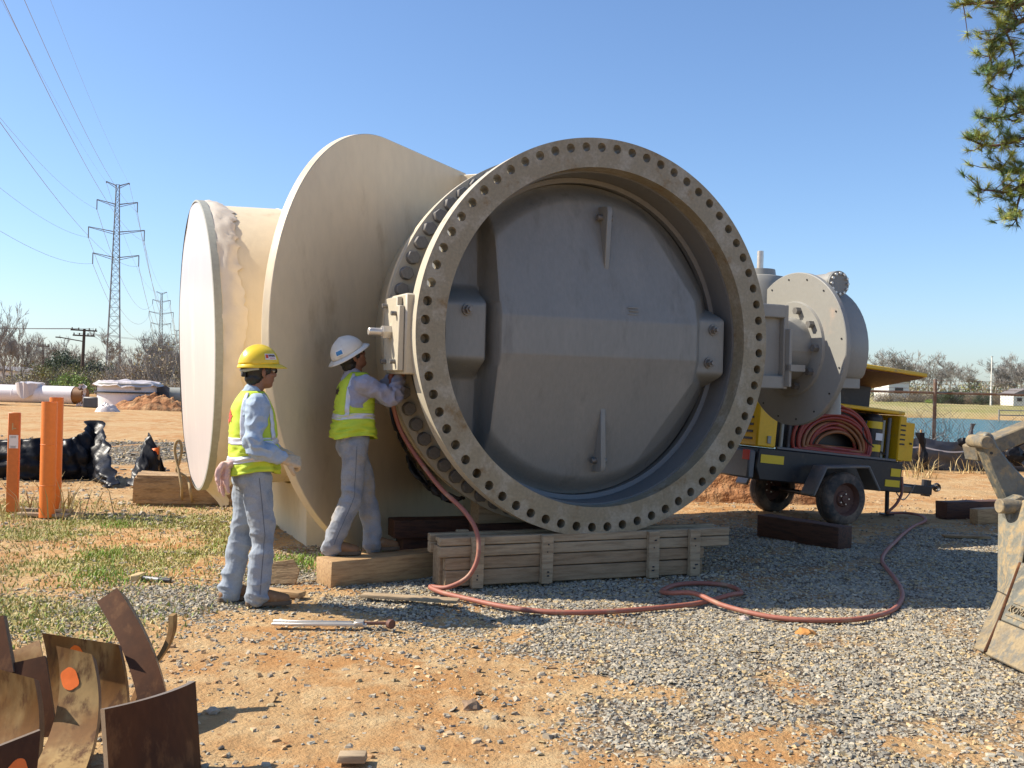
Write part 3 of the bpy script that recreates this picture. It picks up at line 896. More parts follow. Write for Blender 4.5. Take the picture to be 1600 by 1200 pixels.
for i in range(9):
    x = -CL / 2 + .12 + i * .27
    mb = MB(); mb.box((x, .15, .365), (.22, .165, .035)); mb.build('deck_board', M['crate2'], crate, bevel=.005)
for x in (-CL / 2 + .02, CL / 2 - .03):
    mb = MB(); mb.box((x, .15, .17), (.05, .165, .30)); mb.build('end_board', M['crate'], crate, bevel=.006)

def timber(label, p0, p1, w, h, m, cat='timber', z=0.0, twist=0.0, name='timber_beam', group=None):
    """square timber lying from p0 to p1 (ground points under its axis)"""
    p0 = Vector((p0[0], p0[1], 0)); p1 = Vector((p1[0], p1[1], 0))
    d = p1 - p0; L_ = d.length
    o_mb = MB()
    k = max(2, int(L_ / .12)); vs = []; fs = []
    for i in range(k + 1):
        x = L_ * i / k
        for a, b in ((-1, 0), (1, 0), (1, 1), (-1, 1)):
            vs.append((x + (jig(.006) if i in (0, k) else 0), a * w / 2 + jig(w * .012), b * h + jig(h * .015)))
    fs.append((3, 2, 1, 0)); fs.append(tuple(k * 4 + j for j in range(4)))
    for i in range(k):
        for j in range(4):
            j2 = (j + 1) % 4; fs.append((i * 4 + j, i * 4 + j2, (i + 1) * 4 + j2, (i + 1) * 4 + j))
    o_mb.add(vs, fs)
    me = o_mb.mesh(name, 30, bevel=min(w, h) * .035, segs=2)
    o = link(name, me, m)
    o.location = (p0.x, p0.y, z); o.rotation_euler = (twist, 0, math.atan2(d.y, d.x))
    return tag(o, label, cat, group)
# beam the second worker stands on
timber('tan squared timber beam under the boots of the worker in white hard hat', (-1.42, 7.93), (-.52, 8.58), .26, .205, M['timber'])
# blocking under the branch pipe, behind the crate
timber('dark reddish timber under the upper beam, left of crate', (-.98, 9.25), (-.10, 9.6), .24, .20, M['dark_timber'])
timber('dark reddish timber stacked on top, against the cream plate', (-1.05, 9.17), (-.12, 9.50), .24, .16, M['dark_timber'], z=.205)
timber('pale timber laid at low level left of the crate end', (-.50, 8.62), (-.15, 9.05), .16, .16, M['crate2'])
timber('dark bearer timber behind the crate under the valve rear flange', (-.30, 9.00), (1.25, 9.66), .24, .375, M['dark_timber'])
# chock wedge under rear flange
mb = MB(); mb.prism([(0, 0), (.46, 0), (.44, .05), (.10, .24), (0, .25)], (0, 0, 0), (1, 0, 0), (0, 0, 1), (0, 1, 0), .20)
o = mb.build('wedge_chock', M['crate2'], None, bevel=.005); place(o, (-.30, 8.98, .378), (0, 0, YAW)); tag(o, 'pale timber wedge chocked under the valve rear flange', 'chock')
# dark beam on the gravel before the compressor
a_, b_ = gp(1208, 835), gp(1318, 862)
timber('dark brown squared timber lying on gravel before the compressor wheel', gp(1196, 838) + Vector((0, .1, 0)), gp(1326, 861) + Vector((0, .12, 0)), .22, .23, M['dark_timber'])
timber('short dark timber beside the bucket, behind the pale block', gp(1470, 810), gp(1600, 806), .20, .22, M['dark_timber'])
timber('short pale timber block beside the digger bucket', gp(1521, 819), gp(1600, 813), .12, .19, M['timber'])
# big rough block holding the wrapped pipe end
def rough_block(name, label, L_, w, h, loc, rz, m, amp):
    bm = bmesh.new()
    bmesh.ops.create_cube(bm, size=1)
    for v in bm.verts: v.co = Vector((v.co.x * L_, v.co.y * w, (v.co.z + .5) * h))
    bmesh.ops.bevel(bm, geom=list(bm.edges), offset=min(w, h) * .08, segments=2, affect='EDGES')
    bmesh.ops.subdivide_edges(bm, edges=list(bm.edges), cuts=3, use_grid_fill=True)
    for v in bm.verts:
        v.co += v.normal * amp * mnoise.fractal(v.co * 5, 1, 2, 4)
    me = bpy.data.meshes.new(name); bm.to_mesh(me); bm.free(); me.shade_smooth(); me.set_sharp_from_angle(angle=R(50))
    o = link(name, me, m); place(o, loc, (0, 0, rz)); return tag(o, label, 'timber')
rough_block('timber_block', 'rough weathered tan timber block under the wrapped pipe end', 1.9, .42, .38, gp(288, 790) + Vector((.32, .2, -.01)), R(6), M['rough_timber'], .045)
# loose planks and offcuts
timber('thin weathered plank lying on gravel under the red hose', gp(566, 938), gp(716, 948), .10, .022, M['crate2'], cat='plank', name='plank', z=.03)
timber('short pale batten beside the boots of the yellow-helmet worker', gp(416, 931), gp(472, 937), .10, .04, M['timber'], cat='plank', name='plank', z=.015)
timber('splinter of board lying in front, cut by the bottom of the picture', gp(528, 1192), gp(572, 1192), .07, .03, M['crate2'], cat='plank', name='plank', z=.01)
timber('flat grey board on the clay behind the long hose curve', gp(1474, 841), gp(1545, 843), .10, .025, M['rough_timber'], cat='plank', name='plank', z=.015)
mb = MB(); pts = [(0, 0), (.24, 0), (.27, .11), (.22, .20), (.03, .17)]
mb.prism(pts, (0, 0, 0), (1, 0, 0), (0, 0, 1), (0, 1, 0), .03); o = mb.build('broken_block', M['rough_timber'], None, bevel=.004)
place(o, gp(422, 914) + Vector((-.05, 0, 0)), (R(-25), 0, R(10))); tag(o, 'broken tan slab leaning behind the standing worker boots', 'block')
# steel bar tool
tl = thing('steel_tool_bar', 'long bright steel bar tool lying on the gravel before the workers', 'tool', gp(425, 984) + Vector((0, 0, .03)), R(1))
mb = MB(); mb.beam((0, 0, .01), (.60, 0, .015), .05, .016); mb.beam((0, .03, .018), (.5, .03, .022), .012, .016); mb.build('shank', M['bright'], tl, bevel=.003)
mb = MB(); mb.beam((.52, .02, .02), (.58, .02, .02), .09, .03); mb.build('jaw', M['bright'], tl, bevel=.004)
mb = MB(); mb.cyl((.58, .02, .02), (.72, .03, .02), .011, n=8); mb.cyl((.74, .02, .02), (.76, -.0, .02), .03, n=10); mb.build('handle_end', M['rim'], tl)
# hammer in the grass
hm = thing('hammer', 'small hammer lying in the grass behind the standing worker', 'hammer', gp(210, 908), R(-6))
mb = MB(); mb.box((.03, 0, .03), (.07, .14, .06)); mb.build('head', M['mud_light'], hm, bevel=.008)
mb = MB(); mb.tube([(.06, 0, .03), (.2, -.01, .022), (.29, -.02, .02)], [.014, .016, .018], 10); mb.build('handle', M['bright'], hm)
mb = MB(); mb.tube([(.2, -.0105, .022), (.30, -.021, .02)], [.019, .021], 10); mb.build('grip', M['black'], hm)

# ------------------------------------------------------------------ the long red hose
hp = []
rotm = Matrix.Rotation(YAW, 3, 'Z')
vw = lambda x, y, z: Vector(VLOC) + rotm @ Vector((x, y, z))
for x, y, d in ((612, 578, 8.25), (612, 620, 8.32), (625, 670, 8.36), (652, 715, 8.30), (688, 762, 8.10), (722, 795, 7.93), (741, 822, 7.83), (748, 850, 7.77), (744, 880, 7.74), (728, 904, 7.73), (698, 918, 7.73)):
    hp.append(at(x, y, d))
for x, y, z in ((672, 925, .04), (690, 932, .03), (730, 942, .03), (790, 955, .03), (860, 963, .03), (940, 963, .03), (1020, 957, .03), (1090, 949, .03),
             (1140, 940, .05), (1158, 932, .03), (1138, 921, .03), (1095, 917, .03), (1055, 920, .03), (1034, 930, .03), (1048, 939, .06), (1085, 945, .085), (1130, 957, .05), (1200, 970, .03), (1270, 976, .03), (1340, 974, .03), (1390, 962, .03), (1408, 944, .03),
             (1408, 926, .03), (1397, 908, .03), (1385, 893, .03), (1378, 880, .03), (1385, 865, .03), (1398, 852, .03), (1412, 838, .03), (1428, 826, .03), (1446, 817, .03), (1438, 809, .03), (1415, 805, .03), (1395, 806, .04)):
    p = gp(x, y, 0); p.z = z; 
    hp.append(p)
hp.append(at(1388, 800, 13.2)); hp.append(at(1400, 788, 13.25)); hp.append(at(1409, 770, 13.3)); hp.append(at(1409, 745, 13.35))
mb = MB(); mb.tube(catmull(hp, 8), .0185, 8)
tag(mb.build('air_hose', M['hose'], None, smooth=60), 'long red rubber hose looping over the gravel from valve to compressor', 'hose')
# ------------------------------------------------------------------ people
M['skin'] = mat('tanned_skin', (.25, .115, .065), .5, var=.06, vscale=30)
M['hair'] = mat('black_hair', (.012, .010, .009), .5, var=.3, vscale=90)
M['eye'] = mat('eye_white', (.6, .57, .52), .3, var=0)
M['iris'] = mat('dark_iris', (.015, .01, .008), .2, var=0)
M['denim'] = mat('faded_jeans', (.285, .32, .36), .9, col2=(.21, .245, .29), scale=7, stain=(.33, .31, .26), sscale=4.5, slo=.55, shi=.75, var=.1, vscale=120, bump=.001, bscale=30, sheen=.1)
M['denim2'] = mat('dirty_grey_jeans', (.285, .295, .315), .9, col2=(.205, .22, .25), scale=7, stain=(.34, .275, .19), sscale=4.5, slo=.47, shi=.7, var=.1, vscale=120, bump=.001, bscale=30, sheen=.1)
from mathutils.bvhtree import BVHTree
M['seam'] = mat('jeans_seam', (.12, .14, .17), .9)
M['shirt'] = mat('pale_blue_shirt', (.33, .41, .50), .85, var=.08, vscale=60, bump=.001, bscale=200)
M['shirt2'] = mat('lavender_grey_shirt', (.30, .305, .39), .85, var=.08, vscale=60, bump=.001, bscale=200)
M['vest'] = mat('hi_vis_vest', (.53, .66, .045), .7, var=.06, vscale=40, bump=.001, bscale=300)
M['silver'] = mat('reflective_tape', (.60, .60, .64), .35, metal=.15, var=.08, vscale=60)
M['boot'] = mat('tan_leather_boot', (.24, .12, .05), .65, var=.15, vscale=30, stain=(.36, .23, .12), sscale=9)
M['sole'] = mat('boot_sole', (.15, .10, .06), .8, var=.2)
M['helmet_y'] = mat('yellow_helmet', (.80, .56, .03), .32, var=.03)
M['helmet_w'] = mat('white_helmet', (.70, .66, .58), .42, var=.05, stain=(.5, .45, .38), sscale=5)
M['glove'] = mat('cream_work_glove', (.52, .40, .26), .85, var=.12, vscale=60)
M['rag'] = mat('pink_cloth', (.62, .40, .34), .9, var=.08)
M['logo_red'] = mat('red_print', (.66, .07, .03), .7, var=.05)
M['logo_dark'] = mat('dark_print', (.06, .025, .02), .7, var=.05)
M['blue_print'] = mat('blue_print', (.04, .22, .48), .5, var=.02)

def chain_mesh(mb, pts, n=14):
    """pts: (x,y,z,r) along a limb, rounded ends"""
    P = [Vector(p[:3]) for p in pts]; rr = [p[3] for p in pts]
    d0 = (P[0] - P[1]).normalized(); d1 = (P[-1] - P[-2]).normalized()
    path, rad = [], []
    for k in (1.0, .8, .45):
        path.append(P[0] + d0 * rr[0] * k); rad.append(rr[0] * math.sqrt(max(1 - k * k, .0004)))
    # smooth between joints
    C = catmull(P, 5); m = len(C)
    for i, c in enumerate(C):
        t = i / 5; a = min(int(t), len(rr) - 1); b = min(a + 1, len(rr) - 1); f = t - int(t)
        path.append(c); rad.append(rr[a] + (rr[b] - rr[a]) * f)
    for k in (.45, .8, 1.0):
        path.append(P[-1] + d1 * rr[-1] * k); rad.append(rr[-1] * math.sqrt(max(1 - k * k, .0004)))
    mb.tube(path, rad, n)
def sec_loft(mb, secs, n=28, pw=2.4, cap=True):
    """secs: (z, cx, cy, rx, ry) stacked sections of a torso"""
    vs, fs = [], []
    for z, cx, cy, rx, ry in secs:
        for j in range(n):
            a = 2 * math.pi * j / n; c, s = math.cos(a), math.sin(a)
            vs.append((cx + rx * math.copysign(abs(c) ** (2 / pw), c), cy + ry * math.copysign(abs(s) ** (2 / pw), s), z))
    k = len(secs)
    for i in range(k - 1):
        for j in range(n):
            j2 = (j + 1) % n; fs.append((i * n + j, i * n + j2, (i + 1) * n + j2, (i + 1) * n + j))
    if cap:
        fs.append(tuple(range(n - 1, -1, -1))); fs.append(tuple((k - 1) * n + j for j in range(n)))
    mb.add(vs, fs)
def ellipsoid(mb, c, r, n=16, rot=None):
    vs, fs = [], []; m = n // 2
    for i in range(m + 1):
        t = math.pi * (i + .001) / (m + .002)
        for j in range(n):
            a = 2 * math.pi * j / n
            p = Vector((r[0] * math.sin(t) * math.cos(a), r[1] * math.sin(t) * math.sin(a), r[2] * math.cos(t)))
            if rot: p = rot @ p
            vs.append(p + Vector(c))
    for i in range(m):
        for j in range(n):
            j2 = (j + 1) % n; fs.append((i * n + j, (i + 1) * n + j, (i + 1) * n + j2, i * n + j2))
    fs.append(tuple(range(n))); fs.append(tuple(m * n + j for j in range(n - 1, -1, -1)))
    mb.add(vs, fs)
def union(mb, voxel, smooth=6, fold=None):
    me = mb.mesh('tmp', smooth=0)
    o = bpy.data.objects.new('tmp', me); COL.objects.link(o)
    r = o.modifiers.new('r', 'REMESH'); r.mode = 'VOXEL'; r.voxel_size = voxel
    if smooth:
        s = o.modifiers.new('s', 'SMOOTH'); s.factor = .5; s.iterations = smooth
    dg = bpy.context.evaluated_depsgraph_get(); dg.update()
    out = bpy.data.meshes.new_from_object(o.evaluated_get(dg))
    bpy.data.objects.remove(o); bpy.data.meshes.remove(me)
    if fold:
        nv = len(out.vertices)
        co = np.empty(nv * 3, np.float32); out.vertices.foreach_get('co', co); co = co.reshape(-1, 3)
        no = np.array([v.normal[:] for v in out.vertices], np.float32)
        d = np.array([fold(Vector(c)) for c in co], np.float32)
        co += no * d[:, None]; out.vertices.foreach_set('co', co.ravel())
    out.shade_smooth(); out.update()
    return out
def ridge(p, f, seed=0):
    q = Vector((p.x * f[0] + seed, p.y * f[1], p.z * f[2]))
    return 1 - 2 * abs(mnoise.noise(q)) * 1.6
def lerp(a, b, t): return a + (b - a) * t

def hand_chains(wrist, d, up, side, curl, grow=0.0):
    """palm and five fingers; d: direction of the hand, up: back of the hand, side: +1 thumb towards d x up"""
    d = Vector(d).normalized(); up = Vector(up); up = (up - d * up.dot(d)).normalized(); th = d.cross(up) * side
    w = Vector(wrist); ch = []
    for k, off in enumerate((-.030, -.010, .010, .030)):
        a = w + th * off * .6; b = w + d * .095 + th * off
        ch.append([(*a, .020 + grow), (*(w + d * .05 + th * off * .9), .019 + grow), (*b, .0145 + grow)])
        L_ = (.062, .078, .084, .074)[k]; p = b.copy(); ang = 0; pts = [(*p, .0115 + grow)]
        for s in (.45, .32, .26):
            ang += curl * (1.0 + .08 * (k - 1))
            dirv = d * math.cos(ang) - up * math.sin(ang)
            p = p + dirv * L_ * s; pts.append((*p, .0105 + grow - .001 * len(pts)))
        ch.append(pts)
    tb = w + d * .035 + th * .034 - up * .008
    t1 = tb + (d * .55 + th * .7 - up * .35).normalized() * .042
    t2 = t1 + (d * .85 + th * .15 - up * .45 * (1 + curl)).normalized() * .038
    ch.append([(*(w + d * .02 + th * .015), .017 + grow), (*tb, .016 + grow), (*t1, .0125 + grow), (*t2, .010 + grow)])
    return ch

def person(cfg):
    J = {k: Vector(v) for k, v in cfg['J'].items()}
    root = thing('person', cfg['label'], 'person', cfg['loc'], cfg['yaw'])
    hd = J['head']; hrot = Matrix.Rotation(cfg.get('hyaw', 0), 3, 'Z') @ Matrix.Rotation(cfg.get('hpitch', 0), 3, 'Y')
    H = lambda x, y, z: hd + hrot @ Vector((x, y, z))
    # ---- body: one continuous skin surface
    mb = MB()
    ellipsoid(mb, H(-.012, 0, .05), (.098, .077, .098), 24, hrot)                 # skull
    ellipsoid(mb, H(.028, 0, -.035), (.070, .062, .085), 20, hrot)                # face
    ellipsoid(mb, H(.055, 0, -.092), (.032, .036, .026), 14, hrot)                # chin
    ellipsoid(mb, H(.030, 0, -.075), (.055, .056, .034), 16, hrot)                # jaw
    ellipsoid(mb, H(.083, 0, .026), (.016, .050, .013), 14, hrot)                 # brow
    chain_mesh(mb, [(*H(.090, 0, .012), .009), (*H(.107, 0, -.018), .013), (*H(.104, 0, -.028), .015)], 10)   # nose
    ellipsoid(mb, H(.094, .012, -.030), (.010, .009, .008), 10, hrot); ellipsoid(mb, H(.094, -.012, -.030), (.010, .009, .008), 10, hrot)
    ellipsoid(mb, H(.090, 0, -.055), (.010, .022, .006), 12, hrot); ellipsoid(mb, H(.088, 0, -.066), (.011, .020, .007), 12, hrot)  # lips
    for s in (1, -1):
        ellipsoid(mb, H(.060, s * .045, -.022), (.022, .018, .02), 12, hrot)      # cheek
        ellipsoid(mb, H(-.012, s * .080, -.008), (.018, .009, .033), 12, hrot)    # ear
        ellipsoid(mb, H(-.008, s * .078, -.034), (.010, .008, .012), 10, hrot)
    nk = J['neck']
    chain_mesh(mb, [(nk.x - .02, nk.y, nk.z - .08, .062), (*nk, .056), (*H(-.02, 0, -.05), .052)], 16)
    sh = [(z, x, y, rx * .86, ry * .88) for z, x, y, rx, ry in cfg['torso']]
    sec_loft(mb, sh)
    for s in ('l', 'r'):
        chain_mesh(mb, [(*J['sh_' + s], .055), (*lerp(J['sh_' + s], J['el_' + s], .5), .047), (*J['el_' + s], .040), (*lerp(J['el_' + s], J['wr_' + s], .4), .040), (*J['wr_' + s], .027)])
        for c in hand_chains(J['wr_' + s], cfg['hd_' + s], cfg['hu_' + s], cfg['hs_' + s], cfg['curl_' + s]): chain_mesh(mb, c, 8)
        chain_mesh(mb, [(*J['hip_' + s], .082), (*lerp(J['hip_' + s], J['kn_' + s], .5), .072), (*J['kn_' + s], .053), (*lerp(J['kn_' + s], J['an_' + s], .35), .055), (*J['an_' + s], .036)])
        an = J['an_' + s]; fd = Vector(cfg['foot_' + s]).normalized()
        chain_mesh(mb, [(*(an - fd * .03 + Vector((0, 0, -.05))), .030), (*(an + fd * .08 + Vector((0, 0, -.05))), .03), (*(an + fd * .16 + Vector((0, 0, -.062))), .022)], 10)
    body = link('body', union(mb, .0062, 3), [M['skin'], M['eye'], M['iris']], root)
    bm = bmesh.new(); bm.from_mesh(body.data)
    for s in (1, -1):
        for r_, x_, mi in ((.0125, .083, 1), (.0075, .0895, 2)):
            g = bmesh.ops.create_uvsphere(bm, u_segments=10, v_segments=8, radius=r_)
            for v in g['verts']:
                v.co = H(x_, s * .030, .006) + v.co
                for f in v.link_faces: f.material_index = mi; f.smooth = True
    bm.to_mesh(body.data); bm.free()
    # ---- hair
    mb = MB(); ellipsoid(mb, H(-.026, 0, .035), (.098, .0835, .108), 24, hrot); 
    ellipsoid(mb, H(-.052, 0, -.045), (.062, .066, .055), 18, hrot)
    for s in (1, -1): ellipsoid(mb, H(.022, s * .070, .022), (.030, .010, .045), 12, hrot)
    hair = link('hair', union(mb, .006, 2, lambda p: .004 * mnoise.noise(p * 90)), M['hair'], root)
    # ---- jeans
    mb = MB()
    pz = cfg['pelvis']
    sec_loft(mb, pz)
    for s in ('l', 'r'):
        h_, k_, a_ = J['hip_' + s], J['kn_' + s], J['an_' + s]
        chain_mesh(mb, [(*h_, .105), (*lerp(h_, k_, .5), .098), (*k_, .083), (*lerp(k_, a_, .45), .082), (*lerp(k_, a_, .85), .079), (*(a_ + Vector((0, 0, -.028))), .088)], 18)
    def jfold(p):
        kz = min(abs(p.z - J['kn_l'].z), .3); az = max(0, .30 - (p.z - min(J['an_l'].z, J['an_r'].z)))
        amp = .0055 + .008 * math.exp(-(kz / .10) ** 2) + .020 * az
        return amp * (ridge(Vector((p.x, p.y, p.z + .25 * p.x + .3 * p.y)), (5, 5, 9), cfg['seed']) - .35) + .006 * mnoise.noise(Vector((p.x * 6, p.y * 6, p.z * 4 + cfg['seed']))) + .002 * (ridge(Vector((p.x + .3 * p.z, p.y - .2 * p.z, p.z)), (17, 17, 26), 40 + cfg['seed']) - .3)
    jeans = link('jeans', union(mb, .006, 5, jfold), cfg['m_jeans'], root)
    # seam along the outer leg
    bvh = BVHTree.FromPolygons([v.co.copy() for v in jeans.data.vertices], [tuple(p.vertices) for p in jeans.data.polygons])
    for s, sg in (('r', -1), ('l', 1)):
        h_, k_, a_ = J['hip_' + s], J['kn_' + s], J['an_' + s]; pts = []
        for q in range(41):
            t = q / 40; c = h_.lerp(k_, t * 2) if t < .5 else k_.lerp(a_, t * 2 - 1)
            hit = bvh.ray_cast(c + Vector((0, sg * .4, .0)), Vector((0, -sg, 0)))[0]
            if hit: pts.append(hit + Vector((0, sg * .0005, 0)))
        mb = MB(); mb.tube(pts, .0028, 5); mb.build('leg_seam', M['seam'], jeans)
    # ---- shirt
    mb = MB()
    sec_loft(mb, cfg['torso'])
    for s in ('l', 'r'):
        a, b, c = J['sh_' + s], J['el_' + s], J['wr_' + s]
        chain_mesh(mb, [(*a, .083), (*lerp(a, b, .5), .075), (*b, .066), (*lerp(b, c, .45), .062), (*lerp(b, c, .86), .048)], 16)
    chain_mesh(mb, [(nk.x - .025, nk.y, nk.z - .075, .088), (nk.x - .012, nk.y, nk.z - .015, .073)], 18)
    def sfold(p):
        de = min((p - J['el_l']).length, (p - J['el_r']).length)
        amp = .006 + .013 * math.exp(-(de / .13) ** 2)
        return amp * (ridge(p, (13, 9, 15), 5 + cfg['seed']) - .3) + .006 * mnoise.noise(p * 7) + .0018 * (ridge(p, (18, 14, 22), 60) - .3)
    link('shirt', union(mb, .006, 4, sfold), cfg['m_shirt'], root)
    # ---- vest: a shell on the torso sections, open at the sides for the arms
    V = cfg['vest']; nV = 72
    zs = [v[0] for v in V]
    def vsurf(z, a, off=0.0):
        for i in range(len(V) - 1):
            if V[i][0] <= z <= V[i + 1][0] + 1e-9: break
        t = (z - V[i][0]) / (V[i + 1][0] - V[i][0])
        cx, cy, rx, ry = [V[i][q] * (1 - t) + V[i + 1][q] * t for q in (1, 2, 3, 4)]
        c, s = math.cos(a), math.sin(a)
        p = Vector((cx + (rx) * math.copysign(abs(c) ** .8, c), cy + (ry) * math.copysign(abs(s) ** .8, s), z))
        nrm = Vector((c / max(rx, .01), s / max(ry, .01), 0)).normalized()
        hem = max(0, (zs[0] + .28 - z) / .28)
        f = (.0045 + .012 * hem) * (ridge(p, (7, 7, 13 - 6 * hem), 20 + cfg['seed']) - .2) + .008 * hem * math.sin(a * 7 + cfg['seed'])
        return p + nrm * (f + off) + Vector((0, 0, -.02 * hem * math.sin(a * 2 + 1)))
    def vpatch(name, z0, z1, nz, a0, a1, na, off, m, close=False):
        vs, fs = [], []
        for i in range(nz + 1):
            for j in range(na + (0 if close else 1)):
                vs.append(vsurf(lerp(z0, z1, i / nz), lerp(a0, a1, j / na), off))
        w_ = na if close else na + 1
        for i in range(nz):
            for j in range(na):
                j2 = (j + 1) % w_
                fs.append((i * w_ + j, i * w_ + j2, (i + 1) * w_ + j2, (i + 1) * w_ + j))
        k = len(vs)                                             # give the cloth a thickness
        mb = MB(); mb.add(vs, fs); me = mb.mesh(name, smooth=0)
        o = link(name, me, m, root)
        so = o.modifiers.new('thick', 'SOLIDIFY'); so.thickness = .004; so.offset = 1
        me.shade_smooth(); return o
    vpatch('vest', zs[0], zs[-1], 60, 0, 2 * math.pi, nV, 0, M['vest'], True)
    for z0, z1 in cfg['bands']:
        vpatch('reflective_band', z0, z1, 8, 0, 2 * math.pi, nV, .005, M['silver'], True)
    for a0 in cfg['straps']:
        vpatch('reflective_strap', cfg['bands'][-1][1] - .01, zs[-1] - .012, 24, R(a0 - 7), R(a0 + 7), 4, .0055, M['silver'])
    # printed mark on the back: jagged leaf-like patch laid on the cloth
    lz, la, ls, lm = cfg['logo']
    shape = [(-.9, -.2), (-.45, -.1), (-.75, .35), (-.3, .2), (-.15, .95), (.1, .3), (.55, .7), (.4, .15), (.95, .2), (.5, -.25), (.75, -.6), (.15, -.4), (-.1, -.95), (-.25, -.45), (-.7, -.7)]
    vs = [vsurf(lz + v_ * ls, la + u_ * ls * 5.5, .0085) for u_, v_ in shape] + [vsurf(lz, la, .0085)]
    mb = MB(); mb.add(vs, [(i, (i + 1) % len(shape), len(shape)) for i in range(len(shape))]); mb.build('back_print', lm, root, smooth=0)
    # ---- boots
    for s in ('l', 'r'):
        an = J['an_' + s]; fd = Vector(cfg['foot_' + s]).normalized(); sd = Vector((-fd.y, fd.x, 0)); z0 = an.z - .09
        bt = MB(); chain_mesh(bt, [(*(an + Vector((0, 0, .03))), .048), (*(an + Vector((0, 0, -.03))), .052)], 14)
        chain_mesh(bt, [(*(an - fd * .035 + Vector((0, 0, -.045))), .042), (*(an + fd * .05 + Vector((0, 0, -.03))), .050), (*(an + fd * .13 + Vector((0, 0, -.045))), .046), (*(an + fd * .185 + Vector((0, 0, -.052))), .038)], 14)
        me = union(bt, .006, 4)
        for v in me.vertices: v.co.z = max(v.co.z, z0 + .012)
        b_ = link('boot', me, M['boot'], root)
        pts = []
        for i in range(28):
            a = 2 * math.pi * i / 28; c, s_ = math.cos(a), math.sin(a)
            wd = .048 + .004 * c - .010 * math.exp(-((c + .25) / .3) ** 2)
            pts.append((.075 + .158 * math.copysign(abs(c) ** .8, c), wd * math.copysign(abs(s_) ** .8, s_)))
        sm = MB(); sm.prism(pts, an + Vector((0, 0, -.09 + .014)), fd, sd, (0, 0, 1), .028); sm.build('sole', M['sole'], b_, bevel=.004)
    # ---- gloves
    for s in cfg.get('gloves', ()):
        mb = MB()
        for c in hand_chains(J['wr_' + s], cfg['hd_' + s], cfg['hu_' + s], cfg['hs_' + s], cfg['curl_' + s], .0045): chain_mesh(mb, c, 8)
        wv = J['wr_' + s]; dd = Vector(cfg['hd_' + s]).normalized()
        chain_mesh(mb, [(*(wv - dd * .045), .040), (*(wv + dd * .01), .034)], 12)
        link('glove', union(mb, .0045, 3, lambda p: .002 * mnoise.noise(p * 45)), M['glove'], root)
    # ---- hard hat
    hh = MB(); n = 48
    c0 = H(-.012, 0, .052); A, B, C_ = .142, .118, .128
    vs, fs = [], []
    for i in range(15):
        t = (math.pi / 2) * i / 14
        for j in range(n):
            a = 2 * math.pi * j / n
            x, y, z = A * math.cos(t) * math.cos(a), B * math.cos(t) * math.sin(a), C_ * math.sin(t)
            rg = .010 * math.exp(-(y / .022) ** 2) * sst(.3, .7, math.sin(t)) if cfg['hat'] == 'ridge' else .006 * (math.exp(-(y / .014) ** 2) + math.exp(-(x / .018) ** 2)) * sst(.5, .8, math.sin(t))
            vs.append(c0 + hrot @ Vector((x, y, z + float(rg))))
    for i in range(14):
        for j in range(n):
            j2 = (j + 1) % n; fs.append((i * n + j, i * n + j2, (i + 1) * n + j2, (i + 1) * n + j))
    hh.add(vs, fs)
    vs, fs = [], []
    for i in range(5):
        for j in range(n):
            a = 2 * math.pi * j / n; c = math.cos(a)
            if cfg['hat'] == 'ridge': w = .010 + .052 * max(0, c) ** 1.5
            else: w = .036 + .012 * abs(c)
            t = i / 4
            dz = -.012 * t * (1 + .6 * max(0, c)) - .012 * t * t
            vs.append(c0 + hrot @ Vector(((A + w * t) * c, (B + w * t * .9) * math.sin(a), dz)))
    for i in range(4):
        for j in range(n):
            j2 = (j + 1) % n; fs.append((i * n + j, (i + 1) * n + j, (i + 1) * n + j2, i * n + j2))
    hh.add(vs, fs)
    me = hh.mesh('hard_hat', smooth=50)
    hat = link('hard_hat', me, cfg['m_hat'], root)
    so = hat.modifiers.new('t', 'SOLIDIFY'); so.thickness = .004; so.offset = 0
    def hatpt(a, t, off):
        return c0 + hrot @ Vector(((A + off) * math.cos(t) * math.cos(a), (B + off) * math.cos(t) * math.sin(a), (C_ + off) * math.sin(t)))
    def hpatch(name, a0, a1, t0, t1, off, m):
        vs = [hatpt(lerp(a0, a1, j / 6), lerp(t0, t1, i / 4), off) for i in range(5) for j in range(7)]
        fs = [(i * 7 + j, i * 7 + j + 1, (i + 1) * 7 + j + 1, (i + 1) * 7 + j) for i in range(4) for j in range(6)]
        mb = MB(); mb.add(vs, fs); return mb.build(name, m, hat, smooth=60)
    if cfg['hat'] == 'ridge':
        hpatch('helmet_label', R(-92), R(-52), R(14), R(33), .005, M['white'])
        hpatch('label_print', R(-90), R(-82), R(18), R(30), .0065, M['logo_red'])
        for k in range(5):
            hpatch('label_print', R(-80 + k * 5.2), R(-76.2 + k * 5.2), R(23), R(30), .0065, M['logo_dark'])
        hpatch('label_print', R(-79), R(-58), R(17.5), R(19.5), .0065, M['logo_red'])
        mb = MB(); sp = [hatpt(R(a), R(-12 - 10 * math.exp(-((a + 180) / 50) ** 2)), -.012) for a in range(-250, -100, 10)]
        mb.tube(sp, .012, 8); mb.build('suspension_band', M['strap'], hat)
        mb = MB(); mb.box(H(-.125, 0, -.015), (.03, .05, .04)); mb.build('ratchet_knob', M['hair'], hat, bevel=.006)
        hpatch('slot_lug', R(-128), R(-105), R(2), R(12), .008, cfg['m_hat'])
    else:
        hpatch('helmet_label', R(-150), R(-118), R(12), R(34), .005, M['white'])
        hpatch('label_print', R(-146), R(-122), R(15), R(29), .0065, M['blue_print'])
